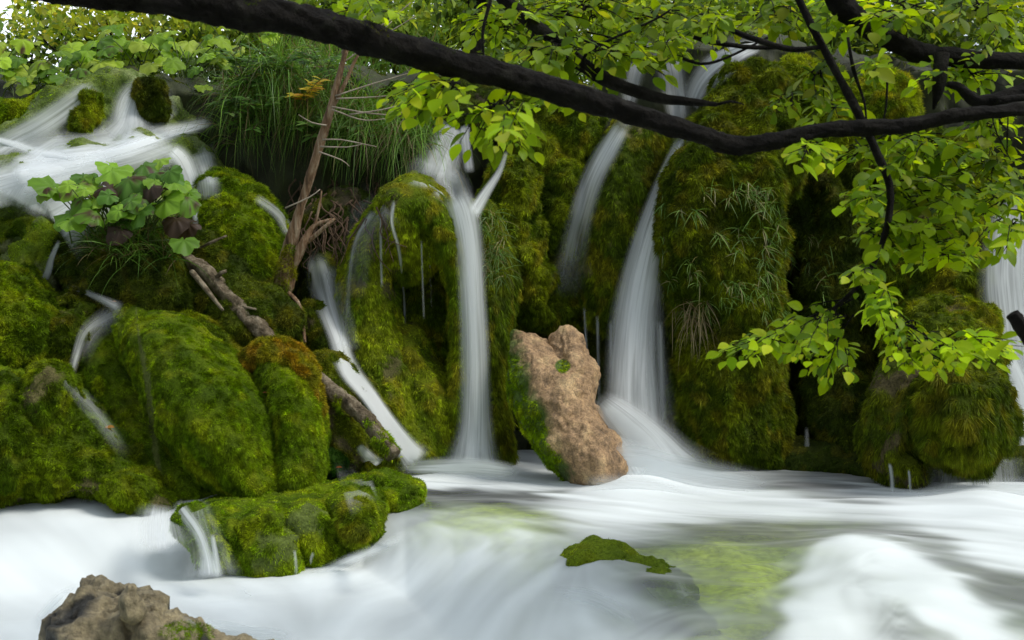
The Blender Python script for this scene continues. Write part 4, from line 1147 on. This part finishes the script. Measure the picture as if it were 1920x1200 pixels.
# --- right hand tree: top right limbs and hanging sprays
b3 = root("beech_tree", None, "leafy beech at the right with mossy limbs in the top corner and drooping sprays", "tree")
wood("limb", [tube([(1530,-60,4.3,17),(1580,5,4.3,19),(1640,60,4.3,18),(1720,95,4.3,18),(1800,110,4.3,16),(1960,114,4.3,14),(2120,100,4.3,15),(2500,40,4.3,18),(2800,-60,4.3,20)], seed=11, nseg=18, knot=.4)], M_BARK, b3)
wood("limb", [tube([(1766,100,4.2,14),(1760,150,4.2,12),(1755,185,4.2,7),(1750,205,4.2,2)], seed=12, nseg=12, knot=.3)], M_BARK, b3)
wood("limb", [tube([(2500,60,4.0,15),(2200,140,4.0,14),(2000,165,4.0,14),(1920,172,4.0,14),(1870,186,4.0,13),(1830,190,4.0,12),(1800,165,4.0,8),(1775,158,4.0,5)], seed=13, nseg=14, knot=.6)], M_BARK, b3)
wood("limb", [tube([(1870,190,3.95,8),(1900,185,3.95,7),(1960,178,3.95,7)], seed=14, nseg=10)], M_BARK, b3)
wood("limb", [tube([(1480,-40,4.0,7),(1515,35,4.0,7),(1560,120,4.0,7),(1610,215,4.0,8),(1645,290,4.0,8),(1668,350,4.0,7),(1664,420,4.0,6),(1640,490,4.0,4.5),(1600,545,4.0,4),(1540,600,4.0,3)], seed=15, nseg=10, knot=.2)], M_BARK, b3)
twl, lvl = [], []
tws = [tube([(1590,70,4.0,3),(1600,130,4.0,3.5),(1620,190,4.0,2.5),(1625,230,4.0,1.5)], 3, .1, 6), tube([(1665,110,4.0,2),(1662,190,4.0,2),(1655,235,4.0,1)], 3, .1, 6),
       tube([(1350,45,4.0,5),(1400,68,4.0,5.5),(1480,92,4.0,5.5),(1540,88,4.0,4)], 3, .1, 7), tube([(1860,200,3.9,1.5),(1865,240,3.9,1.5),(1895,300,3.9,1)], 3, .1, 6),
       tube([(1890,220,3.9,1.5),(1888,290,3.9,1.2)], 3, .1, 6)]
twl += tws
CR = [ (1450,40,4.5,90,50,14,None), (1580,30,4.6,80,45,12,None), (1700,30,4.4,80,40,10,None), (1850,30,4.5,90,40,12,None), (1540,150,4.4,50,45,8,None), (1640,140,4.1,50,35,5,None),
       (1660,40,4.1,60,40,4,None), (1800,150,4.6,110,40,12,None), (1880,80,4.6,60,40,8,None), (1560,210,4.3,60,30,6,None), (1860,240,4.5,70,30,9,None),
       (1520,290,4.0,45,28,7,None), (1640,300,4.6,90,50,13,None), (1740,290,4.7,110,50,16,None), (1860,320,4.6,80,50,13,None), (1700,370,4.4,110,45,14,None),
       (1620,390,4.2,50,35,8,None), (1800,400,4.5,90,45,12,None), (1720,440,4.4,100,35,11,None), (1870,440,4.1,55,45,7,(1925,400,4.1)), (1620,530,4.0,50,22,6,(1640,490,4.0)),
       (1480,640,4.1,75,35,13,(1600,560,4.1)), (1390,655,4.1,50,28,8,(1500,620,4.1)), (1550,690,4.1,55,25,9,(1600,590,4.1)), (1540,620,4.0,40,22,5,(1600,560,4.0)),
       (1660,600,4.0,45,30,7,(1640,500,4.0)), (1710,660,4.0,80,34,12,(1660,560,4.0)), (1800,670,3.95,80,30,12,(1700,620,4.0)), (1870,650,3.9,55,18,7,(1760,640,4.0)), (1740,690,4.0,60,18,7,(1680,620,4.0)),
       (1480,200,4.7,40,30,3,None), (1700,330,4.9,120,40,12,None), (1800,370,4.9,120,50,14,None), (1880,380,4.3,60,40,7,None), (1650,450,4.3,70,40,8,None), (1760,480,4.4,90,30,8,None) ]
for i, (a, b, Y, rx, ry, nt_, st) in enumerate(CR):
    t_, l_ = spray(a, b, Y, rx, ry, int(nt_ * (2.6 if b > 500 else 2.7 if b > 250 else 2.8)), leaf=(.060 if b > 500 else .070), seed=100 + i, start=st)
    twl += t_; lvl += l_
wood("twigs", twl, M_BARK, b3)
v, f3, f4, cl = join_leaves(lvl)
link_mesh("leaves", v, [f3, f4], M_LEAF, parent=b3, col=cl, smooth=True)
o = wood("cut_branch", [tube([(1898,588,3.4,11),(1915,612,3.4,13),(1960,680,3.4,14)], seed=18, nseg=14, step=.01)], M_BARK)
tag(o, "black broken branch end poking in at the right edge", "branch")

# --- dead sapling
sap = root("dead_sapling", None, "leaning bare reddish dead sapling with forked mossy foot", "dead tree")
wood("trunk", [tube([(518,562,7.85,17),(532,525,7.8,19),(543,470,7.8,14),(560,400,7.75,8),(588,310,7.7,8),(614,225,7.65,8),(638,135,7.6,5.5),(658,60,7.55,3.5)], seed=20, rough=.1, nseg=16, knot=.2)], M_DEAD, sap)
wood("limb", [tube([(540,510,7.8,14),(566,462,7.75,9),(588,425,7.75,5),(622,411,7.75,2.5)], seed=21, nseg=10)], M_DEAD, sap)
wood("limb", [tube([(588,430,7.75,3.4),(598,390,7.75,2.6),(603,358,7.75,1.4)], seed=22, nseg=7)], M_DEAD, sap)
wood("limb", [tube([(575,455,7.75,5),(610,425,7.7,3.5),(628,410,7.7,2)], seed=23, nseg=7)], M_DEAD, sap)
wood("limb", [tube([(622,205,7.65,5),(645,160,7.6,4),(665,115,7.6,3),(678,95,7.6,2)], seed=24, nseg=7)], M_DEAD, sap)
tw = []
for k, row in enumerate([[(628,180),(690,160),(740,145),(775,135)], [(630,185),(700,182),(770,175)], [(622,200),(690,212),(740,215),(765,205)], [(622,205),(680,225),(730,222)],
            [(612,235),(585,230),(560,215)], [(605,262),(640,262),(690,272),(706,275)], [(600,275),(650,276),(680,270)], [(598,285),(640,300),(655,312)],
            [(640,100),(660,60),(690,25)], [(650,70),(720,45),(770,5)], [(650,90),(710,70),(780,30)], [(535,390),(580,370),(600,355)],
            [(640,120),(680,90),(735,40)], [(655,215),(720,205),(770,190)]]):
    n = len(row)
    tw.append(tube([(a, b, 7.6, 1.7 - 1.2 * i / n) for i, (a, b) in enumerate(row)], seed=30 + k, nseg=5, step=.05))
M_TWIG = stone("pale_twig", [(0.3, (0.22, 0.17, 0.12)), (0.7, (0.42, 0.36, 0.28))], 8)
for t_ in tw: wood("twig", [t_], M_TWIG, sap)
wood("root", [tube([(515,560,7.8,7),(525,590,7.7,4),(528,625,7.65,3.5),(545,640,7.6,2.5)], seed=31, nseg=8)], M_DEAD, sap)
wood("root", [tube([(535,545,7.8,6),(560,570,7.7,4),(568,610,7.7,3.5),(572,642,7.65,3)], seed=32, nseg=8)], M_DEAD, sap)
wood("root", [tube([(505,560,7.85,16),(495,590,7.75,12),(500,620,7.7,9)], seed=33, nseg=10)], M_DEAD, sap)
p_, n_ = [], []
v, q, t = loft([(519,556,7.8,18,.07),(533,515,7.78,19,.075),(545,470,7.76,13,.055)], lump=0, tuft=.006, fine=.003)
pp, nn = scatter(v, q, 26000)
r = moss_blades(pp, nn, .022, .005, .5, YELLOW*.7, 3)
link_mesh("moss", r[0], r[1], M_MOSS, parent=sap, col=r[2], smooth=False)

# --- fallen log
def barkcol(name, stops): return stone(name, stops, 12, 1.0, 0.8, (1, 1, 1), 70, bd=.015)
M_LOG = barkcol("peeling_log", [(0.33, (0.055, 0.04, 0.022)), (0.47, (0.17, 0.13, 0.08)), (0.6, (0.33, 0.27, 0.185)), (0.75, (0.42, 0.35, 0.25))])
log = root("fallen_log", None, "pale peeling log slanting down behind the big moss mound", "log")
wood("trunk", [tube([(270,440,7.95,8),(330,475,7.85,11),(385,508,7.7,13),(430,558,7.6,14),(470,600,7.5,15),(512,642,7.45,14)], seed=40, rough=.12, nseg=18, step=.015, knot=.35)], M_LOG, log)
wood("limb", [tube([(360,510,7.6,6),(385,540,7.45,5),(418,582,7.4,3)], seed=41, nseg=8)], M_LOG, log)
wood("limb", [tube([(400,525,7.65,4),(415,512,7.6,4),(425,508,7.6,3)], seed=42, nseg=8)], M_LOG, log)
wood("limb", [tube([(375,465,7.8,2),(395,455,7.75,3),(425,442,7.75,2)], seed=43, nseg=7)], M_LOG, log)
wood("limb", [tube([(455,575,7.5,3),(480,580,7.45,2)], seed=44, nseg=7)], M_LOG, log)
o = root("fallen_log", None, "brown rotting log half under moss, from the narrow mound down to the slanting cascade", "log")
wood("trunk", [tube([(585,700,7.5,12),(640,745,7.3,14),(690,790,7.2,15),(738,856,7.1,14)], seed=45, rough=.14, nseg=18, step=.015, knot=.5)], M_LOG, o)
v, q, t = loft([(640,750,7.3,16,.055),(690,795,7.2,18,.06),(737,856,7.1,17,.055)], lump=.01, tuft=.01)
pp, nn = scatter(v, q, 60000, keep=lambda c_, n_: sm(fbm(c_ * 6, 2, 8) + .3 * n_[:, 0], 0.05, .2))
r = moss_blades(pp, nn, .022, .0045, .5, GREEN, 3)
link_mesh("moss", r[0], r[1], M_MOSS, parent=o, col=r[2], smooth=False)

# --- roots hanging on the dark bank behind the sapling
rts = []
rg = np.random.default_rng(5)
for k in range(90):
    x0 = rg.uniform(555, 720); y0 = rg.uniform(330, 430)
    pts = []
    x, y = x0, y0
    yh = hitY(x, y) - .05
    for j in range(5):
        pts.append((x, y, yh - .02 * j, 1.9 - .3 * j))
        x += rg.normal(0, 14); y += rg.uniform(12, 30)
    rts.append(tube(pts, seed=k, nseg=5, step=.04))
M_ROOT = stone("root_bark", [(0.3, (0.05, 0.03, 0.015)), (0.7, (0.16, 0.10, 0.06))], 14)
V, Q, T = merge(rts)
o = link_mesh("roots", V, [Q, T], M_ROOT)
tag(o, "tangle of thin brown roots under the hanging grass", kind="stuff")

# ================================================================== PLANTS
def grass_blades(base, dirs, L, W, pal, gravity=1.0, nseg=6, seed=0, curl=0.4):
    N = len(base)
    rg = np.random.default_rng(seed)
    pos = base.copy(); d = nrm(dirs)
    h = nrm(np.cross(d, np.tile([0, 1.0, 0], (N, 1)) + rg.normal(0, .5, (N, 3))))
    st = L[:, None] / nseg
    rings = []
    for k in range(nseg + 1):
        wv = W[:, None] * (1 - (k / nseg) ** 2) * .5 + .0003
        rings.append((pos - h * wv, pos + h * wv))
        d = nrm(d + np.array([0, 0, -1.0]) * gravity * st / .12 * curl + rg.normal(0, .05, (N, 3)))
        pos = pos + d * st
    V = np.stack([r_[0] for r_ in rings] + [r_[1] for r_ in rings], 1)
    K = nseg + 1
    fc = np.array([(k, k + 1, K + k + 1, K + k) for k in range(nseg)])
    Fq = (fc[None] + (np.arange(N) * 2 * K)[:, None, None]).reshape(-1, 4)
    ch = rg.random((N, 1)); c0 = pal[0] * (1 - ch) + pal[1] * ch
    c0 = np.where(rg.random((N, 1)) < .2, pal[2], c0)
    c0 = c0 * np.exp(rg.normal(0, .2, (N, 1)))
    col = np.repeat(c0[:, None], 2 * K, 1).reshape(-1, 3)
    return V.reshape(-1, 3), Fq, col
GPAL = np.array([[.07, .17, .02], [.17, .31, .035], [.20, .16, .07]])
def grass(name, pts, L, W, pal, label, seed, gravity=1.0, out=.7, upw=.6, parent=None):
    rg = np.random.default_rng(seed)
    base = np.array(pts)
    N = len(base)
    d = np.stack([rg.normal(0, .45, N), -out * np.ones(N) + rg.normal(0, .3, N), upw + rg.normal(0, .35, N)], -1)
    V, Fq, col = grass_blades(base, d, L * (.55 + .7 * rg.random(N)), W * (.7 + .6 * rg.random(N)), pal, gravity, seed=seed)
    o = link_mesh(name, V, Fq, M_GRASS, col=col, parent=parent)
    if label: tag(o, label, kind="stuff")
    return o
# hanging grass curtain: dense clumps on the bank edge
rg = np.random.default_rng(9)
pts = []
for k in range(42):
    cx = rg.uniform(430, 820); cy = np.interp(cx, [400, 500, 650, 830], [225, 170, 200, 270]) + rg.normal(0, 26)
    Yc = min(hitY(cx, cy), 9.6) - rg.uniform(.0, .3)
    for j in range(55):
        pts.append(P(cx + rg.normal(0, 16), cy + rg.normal(0, 10), Yc + rg.normal(0, .06)))
grass("hanging_grass", pts, .62, .007, GPAL, "dense curtain of long green grass hanging over the dark bank", 9, gravity=1.1, out=.4, upw=.35)
pts = []
for k in range(16):
    cx = rg.uniform(500, 850); cy = rg.uniform(110, 190)
    for j in range(40):
        pts.append(P(cx + rg.normal(0, 22), cy + rg.normal(0, 12), 9.9 + rg.normal(0, .25)))
grass("bank_grass", pts, .4, .007, GPAL * 1.1, "tall green grass standing on the bank behind the curtain", 12, gravity=.5, out=.1, upw=1.0)
# sprigs on the big column
def on_rock(px, py, off=.02):
    return P(px, py, hitY(px, py) - off)
pts = []
for k in range(42):
    cx, cy = rg.uniform(1240, 1480), rg.uniform(350, 590)
    for j in range(9):
        pts.append(on_rock(cx + rg.normal(0, 3), cy + rg.normal(0, 3)))
for k in range(26):
    cx, cy = rg.uniform(1380, 1450), rg.uniform(330, 560)
    for j in range(10):
        pts.append(on_rock(cx + rg.normal(0, 4), cy + rg.normal(0, 3)))
for k in range(16):
    cx, cy = rg.uniform(1480, 1560), rg.uniform(440, 580)
    for j in range(4):
        pts.append(on_rock(cx + rg.normal(0, 3), cy + rg.normal(0, 3)))
grass("grass_sprigs", pts, .15, .005, np.array([[.12, .24, .04], [.20, .32, .07], [.30, .28, .13]]), "pale grass sprigs hanging from the largest mossy column", 14, gravity=1.6, out=.7, upw=-.15)
pts = []
for k in range(16):
    cx, cy = rg.uniform(1262, 1320), rg.uniform(560, 600)
    for j in range(6):
        pts.append(on_rock(cx + rg.normal(0, 3), cy + rg.normal(0, 3)))
grass("dry_grass", pts, .36, .005, np.array([[.26, .2, .1], [.34, .27, .15], [.16, .2, .05]]), "straw coloured dry grass dangling at the left of the largest column", 15, gravity=1.6, out=.6, upw=-.2)
pts = []
for k in range(30):
    cx, cy = rg.uniform(890, 945), rg.uniform(400, 520)
    for j in range(10):
        pts.append(on_rock(cx + rg.normal(0, 6), cy + rg.normal(0, 5)))
grass("column_grass", pts, .16, .005, np.array([[.10, .20, .04], [.18, .27, .07], [.25, .22, .08]]), "wet grass streaming down right of the centre fall", 16, gravity=1.6, out=.5, upw=-.1)
pts = []
for k in range(26):
    cx, cy = rg.uniform(180, 330), rg.uniform(440, 490)
    for j in range(12):
        pts.append(on_rock(cx + rg.normal(0, 6), cy + rg.normal(0, 4)))
grass("grass_tuft", pts, .34, .006, GPAL * .8, "thin dark grass among the butterbur stalks", 17, gravity=.9, out=.6, upw=.5)

# butterbur: big lobed round leaves on stalks
def bb_leaf(center, nrm_, fwd, R_, seed, cup=.25):
    rg = np.random.default_rng(seed)
    n_ = nrm_ / np.linalg.norm(nrm_); f = fwd - n_ * np.dot(fwd, n_); f /= np.linalg.norm(f); s = np.cross(f, n_)
    M = 36; rings = [0, .35, .7, 1.0]
    th = np.linspace(-math.pi * .93, math.pi * .93, M)
    V = [center]
    for rr in rings[1:]:
        prof = (.72 + .28 * np.cos(th * .5) ** .7 * (1 + .0 * th)) * (1 + .10 * np.abs(np.sin(th * 3.5)) + .035 * np.sin(th * 17 + rg.random() * 6))
        prof = prof * (1 + .22 * np.exp(-(th / .35) ** 2))
        x = np.cos(th) * prof * rr * R_; y = np.sin(th) * prof * rr * R_
        zz = -cup * R_ * rr ** 2 * (1 + .5 * np.cos(2 * th + rg.random())) + .09 * R_ * rr * np.sin(th * 7 + seed) + .04 * R_ * rg.normal(0, 1, M) * rr
        V.append(center + f * x[:, None] + s * y[:, None] + n_ * zz[:, None])
    V = np.vstack([V[0][None]] + V[1:])
    tri = np.array([(0, 1 + k, 2 + k) for k in range(M - 1)])
    qd = np.array([(1 + r_ * M + k, 1 + (r_ + 1) * M + k, 2 + (r_ + 1) * M + k, 2 + r_ * M + k) for r_ in range(2) for k in range(M - 1)])
    return V, tri, qd
BBG = [(.16,.32,.03),(.22,.40,.035),(.10,.22,.03),(.30,.48,.05)]
def butterbur(name, specs, basept, label, group, seed, pal=BBG, spread=.12):
    rt = root(name, None, label, "plant", group)
    rg = np.random.default_rng(seed)
    st = []
    dead = 0
    for k, (px, py, Y, rpx, tilt, kind) in enumerate(specs):
        R_ = rpx / F * Y
        c_ = P(px, py, Y)
        nv = np.array([rg.normal(0, .35), -.35 - tilt, .8])
        V, tri, qd = bb_leaf(c_, nv, np.array([rg.normal(0, 1), -.6, -.2]), R_, seed * 50 + k, cup=.55 if kind else .28)
        cl = np.array(pal[rg.integers(0, 4)]) * math.exp(rg.normal(0, .12))
        if kind == 2: cl = np.array([.07, .045, .03])
        col = np.tile(cl, (len(V), 1)) * (1 + .25 * fbm(V * 30, 2, k)[:, None])
        if kind == 1:
            m_ = sm(fbm(V * 14, 2, k + 5), .1, .4)[:, None]; col = col * (1 - m_) + np.array([.09, .05, .03]) * m_
        o = link_mesh("leaf", V, [tri, qd], M_BBLEAF, parent=rt, col=np.clip(col, .005, 1))
        bp = np.array(basept) + rg.normal(0, 1, 3) * np.array([spread, spread * .5, .02])
        mid = (bp + c_) / 2 + np.array([rg.normal(0, .03), 0, .05])
        D = np.vstack([bp, mid, c_]); D = np.hstack([D, [[.006], [.005], [.0035]]])
        st.append(tube3(D, k, .05, 6, .05))
    V, Q, T = merge(st)
    link_mesh("stalks", V, [Q, T], M_GRASS, parent=rt, col=np.tile([.13, .18, .06], (len(V), 1)))
    return rt
GB = "butterbur plants"
sp = [(100,350,7.6,34,.1,0),(150,345,7.6,32,.3,1),(210,320,7.65,36,.2,0),(240,335,7.55,34,.5,1),(290,325,7.6,30,.3,1),(180,370,7.5,34,.3,0),(245,370,7.45,36,.3,1),
      (330,345,7.7,30,.3,0),(310,375,7.5,34,.5,0),(265,395,7.4,32,.2,0),(220,395,7.45,34,.2,0),(350,370,7.6,28,.2,1),(130,400,7.5,32,.2,0),(160,330,7.7,28,.2,0),
      (330,410,7.5,26,.5,2),(355,420,7.6,22,.9,2),(285,350,7.5,28,.4,2),(205,310,7.7,26,.2,0),(225,430,7.4,24,.5,2),(90,352,7.55,22,.2,1),(345,450,7.4,28,.2,0),(300,300,7.8,22,.2,0),
      (180,400,7.4,28,.2,1),(270,310,7.7,26,.3,1),(200,350,7.5,26,.4,2)]
rgb = np.random.default_rng(4)
sp += [(rgb.uniform(110,370), rgb.uniform(300,420), 7.55 + rgb.normal(0,.12), rgb.uniform(16,27), rgb.uniform(0,.8), int(rgb.random() < .35)) for _ in range(24)]
butterbur("butterbur", sp, P(225,480,7.75), "large butterbur clump with curled and browning leaves on the dark mossy boulder", GB, 3)
for i, (x, y, Y, n_, r_, lab) in enumerate([(70,165,9.3,13,34,"bright butterbur clump at the left edge above the cascade"), (160,140,9.8,12,32,"butterbur clump behind the top of the left cascade"),
        (240,120,10.2,10,30,"far butterbur clump under the yellow leaves, left of the grass curtain"), (350,130,9.7,10,28,"butterbur clump beside the left end of the grass curtain"), (20,110,10.0,5,28,"pale butterbur clump highest at the left edge"),
        (420,100,10.1,10,26,"butterbur clump just under the big branch, behind the hanging grass")]):
    rg2 = np.random.default_rng(i + 60)
    specs = [(x + rg2.normal(0, 44), y - 25 + rg2.normal(0, 24), Y + rg2.normal(0, .2), r_ * rg2.uniform(.38, .82), rg2.uniform(0, .6), int(rg2.random() < .12)) for _ in range(int(n_ * 2.3))]
    butterbur("butterbur", specs, P(x, y + 55, Y), lab, GB, 20 + i, pal=[(.22,.38,.02),(.32,.48,.03),(.12,.24,.02),(.40,.52,.06)])

# shrubs and trees on the bank behind
def shrub(name, px, py, Y, rx, ry, n, leaf, pal, label, cat, seed, group=None, trunk=None, clump=7):
    rt = root(name, None, label, cat, group)
    rg = np.random.default_rng(seed)
    nc = max(6, n // 70)
    cx = px + rx * np.clip(rg.normal(0, .5, nc), -1, 1); cy = py + ry * np.clip(rg.normal(0, .5, nc), -1, 1); cY = Y + rg.normal(0, .5, nc)
    cen = PA(cx, cy, cY)
    idx = rg.integers(0, nc, n)
    s_ = (rx / F * Y) / 4.2
    pos = cen[idx] + rg.normal(0, 1, (n, 3)) * np.array([s_, s_, s_ * .42])
    fwd = rg.normal(0, 1, (n, 3)) + np.array([0, -.3, -.5]); up = np.array([0, -.3, 1]) + rg.normal(0, .5, (n, 3))
    v, f3, f4, cl = leaves(pos, fwd, nrm(up), leaf * (.6 + .7 * rg.random(n)), .6, pal, seed, jit=.3, detailed=False)
    link_mesh("crown", v, [f3] + ([f4] if len(f4) else []), M_BGLEAF, parent=rt, col=cl, smooth=False)
    base = P(px, min(py + ry + 60, 260), Y)
    tb = []
    if trunk:
        tb.append(tube([(a, b, Y + .2, r_) for a, b, r_ in trunk], seed=seed, nseg=12, step=.08))
    else:
        for k in range(min(nc, 9)):
            m_ = (base + cen[k]) / 2 + rg.normal(0, .15, 3)
            D = np.vstack([base + rg.normal(0, .08, 3), m_, cen[k]]); tb.append(tube3(np.hstack([D, [[.02], [.013], [.005]]]), seed, .1, 6, .1))
    wood("trunk", tb, M_BARK, rt)
YEL = np.array([[.30, .40, .04], [.44, .48, .07], [.18, .28, .03], [.5, .50, .10]])
BRT = np.array([[.17, .28, .03], [.27, .38, .05], [.09, .17, .02], [.34, .42, .07]])
MIDG = np.array([[.08, .15, .02], [.14, .23, .03], [.05, .09, .015], [.2, .28, .04]])
GS = "shrubs and trees on the bank above the falls"
SH = [(230,35,11.5,230,32,1500,.10,YEL,"yellow leaved shrub hanging under the left part of the big branch"),
      (60,80,12.5,110,60,750,.10,BRT,"light green shrub at the far left against the white sky"),
      (120,100,12.2,150,60,1500,.09,MIDG*1.2,"mid green bush among the left butterbur clumps"),
      (300,110,12.0,110,50,1400,.09,MIDG,"dark green bush right behind the cascade head"),
      (430,60,12.0,130,70,2200,.10,BRT,"bright shrub behind the grass curtain, under the big branch"),
      (600,40,12.5,140,70,2600,.10,MIDG,"mid green shrub above the dead sapling top"),
      (760,60,12.0,130,90,2800,.09,BRT,"bright fine leaved shrub left of the dark background trunk"),
      (900,60,13.0,150,110,2800,.09,MIDG,"shaded shrub around the dark background trunk"),
      (1080,60,13.5,170,90,3200,.10,BRT,"bright shrub in the top centre behind the slanting branch"),
      (1290,20,13.0,180,45,2600,.10,BRT,"light shrub above the pale dome of the upper falls"),
      (1480,60,12.0,140,80,2600,.10,MIDG,"mid green shrub behind the yellow moss hump"),
      (1680,90,12.0,170,120,3600,.10,MIDG*.8,"dark shrub behind the crossing branches in the top right"),
      (1870,110,12.0,140,140,3200,.10,MIDG,"shaded shrub in the top right corner"),
      (1000,150,11.0,120,50,1800,.08,MIDG,"low shrub on the ledge right of the centre fall head")]
for i, (x, y, Y, rx, ry, n_, lf, pal, lab) in enumerate(SH):
    shrub("shrub", x, y, Y, rx, ry, n_, lf, pal, lab, "shrub", 200 + i, GS)
shrub("background_tree", 890, 0, 11.0, 90, 40, 900, .09, MIDG, "dark trunked tree on the bank in the top centre", "tree", 230, GS, trunk=[(882,240,24),(884,150,22),(890,60,21),(898,-60,20)])
# distant wood behind, one mass with gaps to the white sky at the left
def far_wood():
    rg = np.random.default_rng(77)
    n = 30000
    px = rg.uniform(-500, 2500, n); Y = rg.uniform(15, 22, n)
    dens = np.interp(px, [-500, 0, 330, 520, 2500], [.10, .12, .28, 1, 1])
    py = rg.uniform(-260, 330, n)
    P3 = PA(px, py, Y)
    k = (rg.random(n) < dens) & (fbm(P3 * .8, 2, 5) > -.25)
    P3 = P3[k]; n = len(P3)
    v, f3, f4, cl = leaves(P3, rg.normal(0, 1, (n, 3)), nrm(np.array([0, -.4, 1]) + rg.normal(0, .5, (n, 3))), .26 * (.6 + .7 * rg.random(n)), .6, BRT * .8, 5, jit=.35, detailed=False)
    o = link_mesh("far_wood", v, [f3], M_BGLEAF, col=cl, smooth=False)
    tag(o, "light green leaves of the wood far behind the bank", kind="stuff")
far_wood()
# small leafy plants on the bank among the grass
def herb(px, py, Y, n, leaf, pal, label, seed, rpx=50):
    rg = np.random.default_rng(seed)
    rt = root("herb", None, label, "plant", "leafy plants in the hanging grass")
    tw, lv = [], []
    base = P(px, py + 30, Y + .2)
    for k in range(n):
        e = P(px + rg.normal(0, rpx * .6), py + rg.normal(0, rpx * .4), Y - rg.uniform(0, .25))
        C0 = catmull(np.array([base, (base + e) / 2 + np.array([0, 0, .05]), e]), 10)
        tw.append(tube3(np.hstack([C0, np.full((10, 1), .0025)]), k, .05, 5, .05))
        t = np.linspace(.35, 1, 7); q = np.stack([np.interp(t, np.linspace(0, 1, 10), C0[:, i]) for i in range(3)], -1)
        T = nrm(np.gradient(q, axis=0)); up = nrm(np.array([0, -.5, 1]) + rg.normal(0, .2, (7, 3)))
        sd_ = nrm(np.cross(T, up))
        for sg in (-1, 1):
            lv.append(leaves(q, nrm(T * .6 + sd_ * sg), up, leaf * (.7 + .5 * rg.random(7)), .4, pal, seed))
    wood("stems", tw, M_ROOT, rt)
    v, f3, f4, cl = join_leaves(lv)
    link_mesh("leaves", v, [f3, f4], M_LEAF, parent=rt, col=cl, smooth=False)
HP = np.array([[.07, .16, .03], [.11, .22, .045], [.05, .11, .02], [.16, .26, .07]])
herb(525, 110, 8.9, 12, .07, HP, "grey green feathery plant at the upper part of the hanging grass", 1, 60)
herb(505, 205, 8.8, 10, .08, HP, "broad leaved plant in the middle of the hanging grass", 2, 60)
herb(570, 175, 8.75, 5, .09, np.array([[.5, .42, .04], [.6, .5, .06], [.45, .25, .04], [.55, .5, .1]]), "yellow autumn leaf spray beside the dead sapling", 3, 26)
herb(460, 130, 8.9, 12, .09, HP * 1.1, "leafy plant at the left top of the hanging grass, under the big branch", 5, 60)
herb(610, 110, 8.9, 12, .075, HP * 1.2, "pale green plant behind the top of the dead sapling", 6, 60)
herb(430, 200, 8.9, 8, .08, HP * .9, "dark leaved plant at the left end of the hanging grass", 7, 40)
herb(590, 235, 8.8, 9, .08, HP * .9, "dark leafy plant behind the dead sapling trunk", 4, 45)

# fallen leaves
def dead_leaf(px, py, label, colr, size=.05, seed=0):
    c_ = P(px, py, hitY(px, py) - .03)
    v, f3, f4, cl = leaves(c_[None], np.array([[.8, -.3, .1]]), np.array([[0, -.4, 1.0]]), size, .6, np.tile([colr], (4, 1)), seed)
    o = link_mesh("fallen_leaf", v, [f3, f4], M_LEAF, col=cl)
    tag(o, label, "leaf", "fallen autumn leaves")
dead_leaf(197, 801, "orange fallen leaf on the broad bank at the lower left", (.45, .22, .06), .07, 1)
dead_leaf(492, 736, "small red brown leaf in the gap of the narrow moss mound", (.30, .10, .04), .05, 2)
dead_leaf(207, 566, "pinkish leaf by the trickle above the big mound", (.42, .22, .12), .05, 3)
dead_leaf(630, 876, "red brown leaf by the tiny vivid cushion", (.3, .10, .04), .045, 4)
print("moss blades", MOSSN)
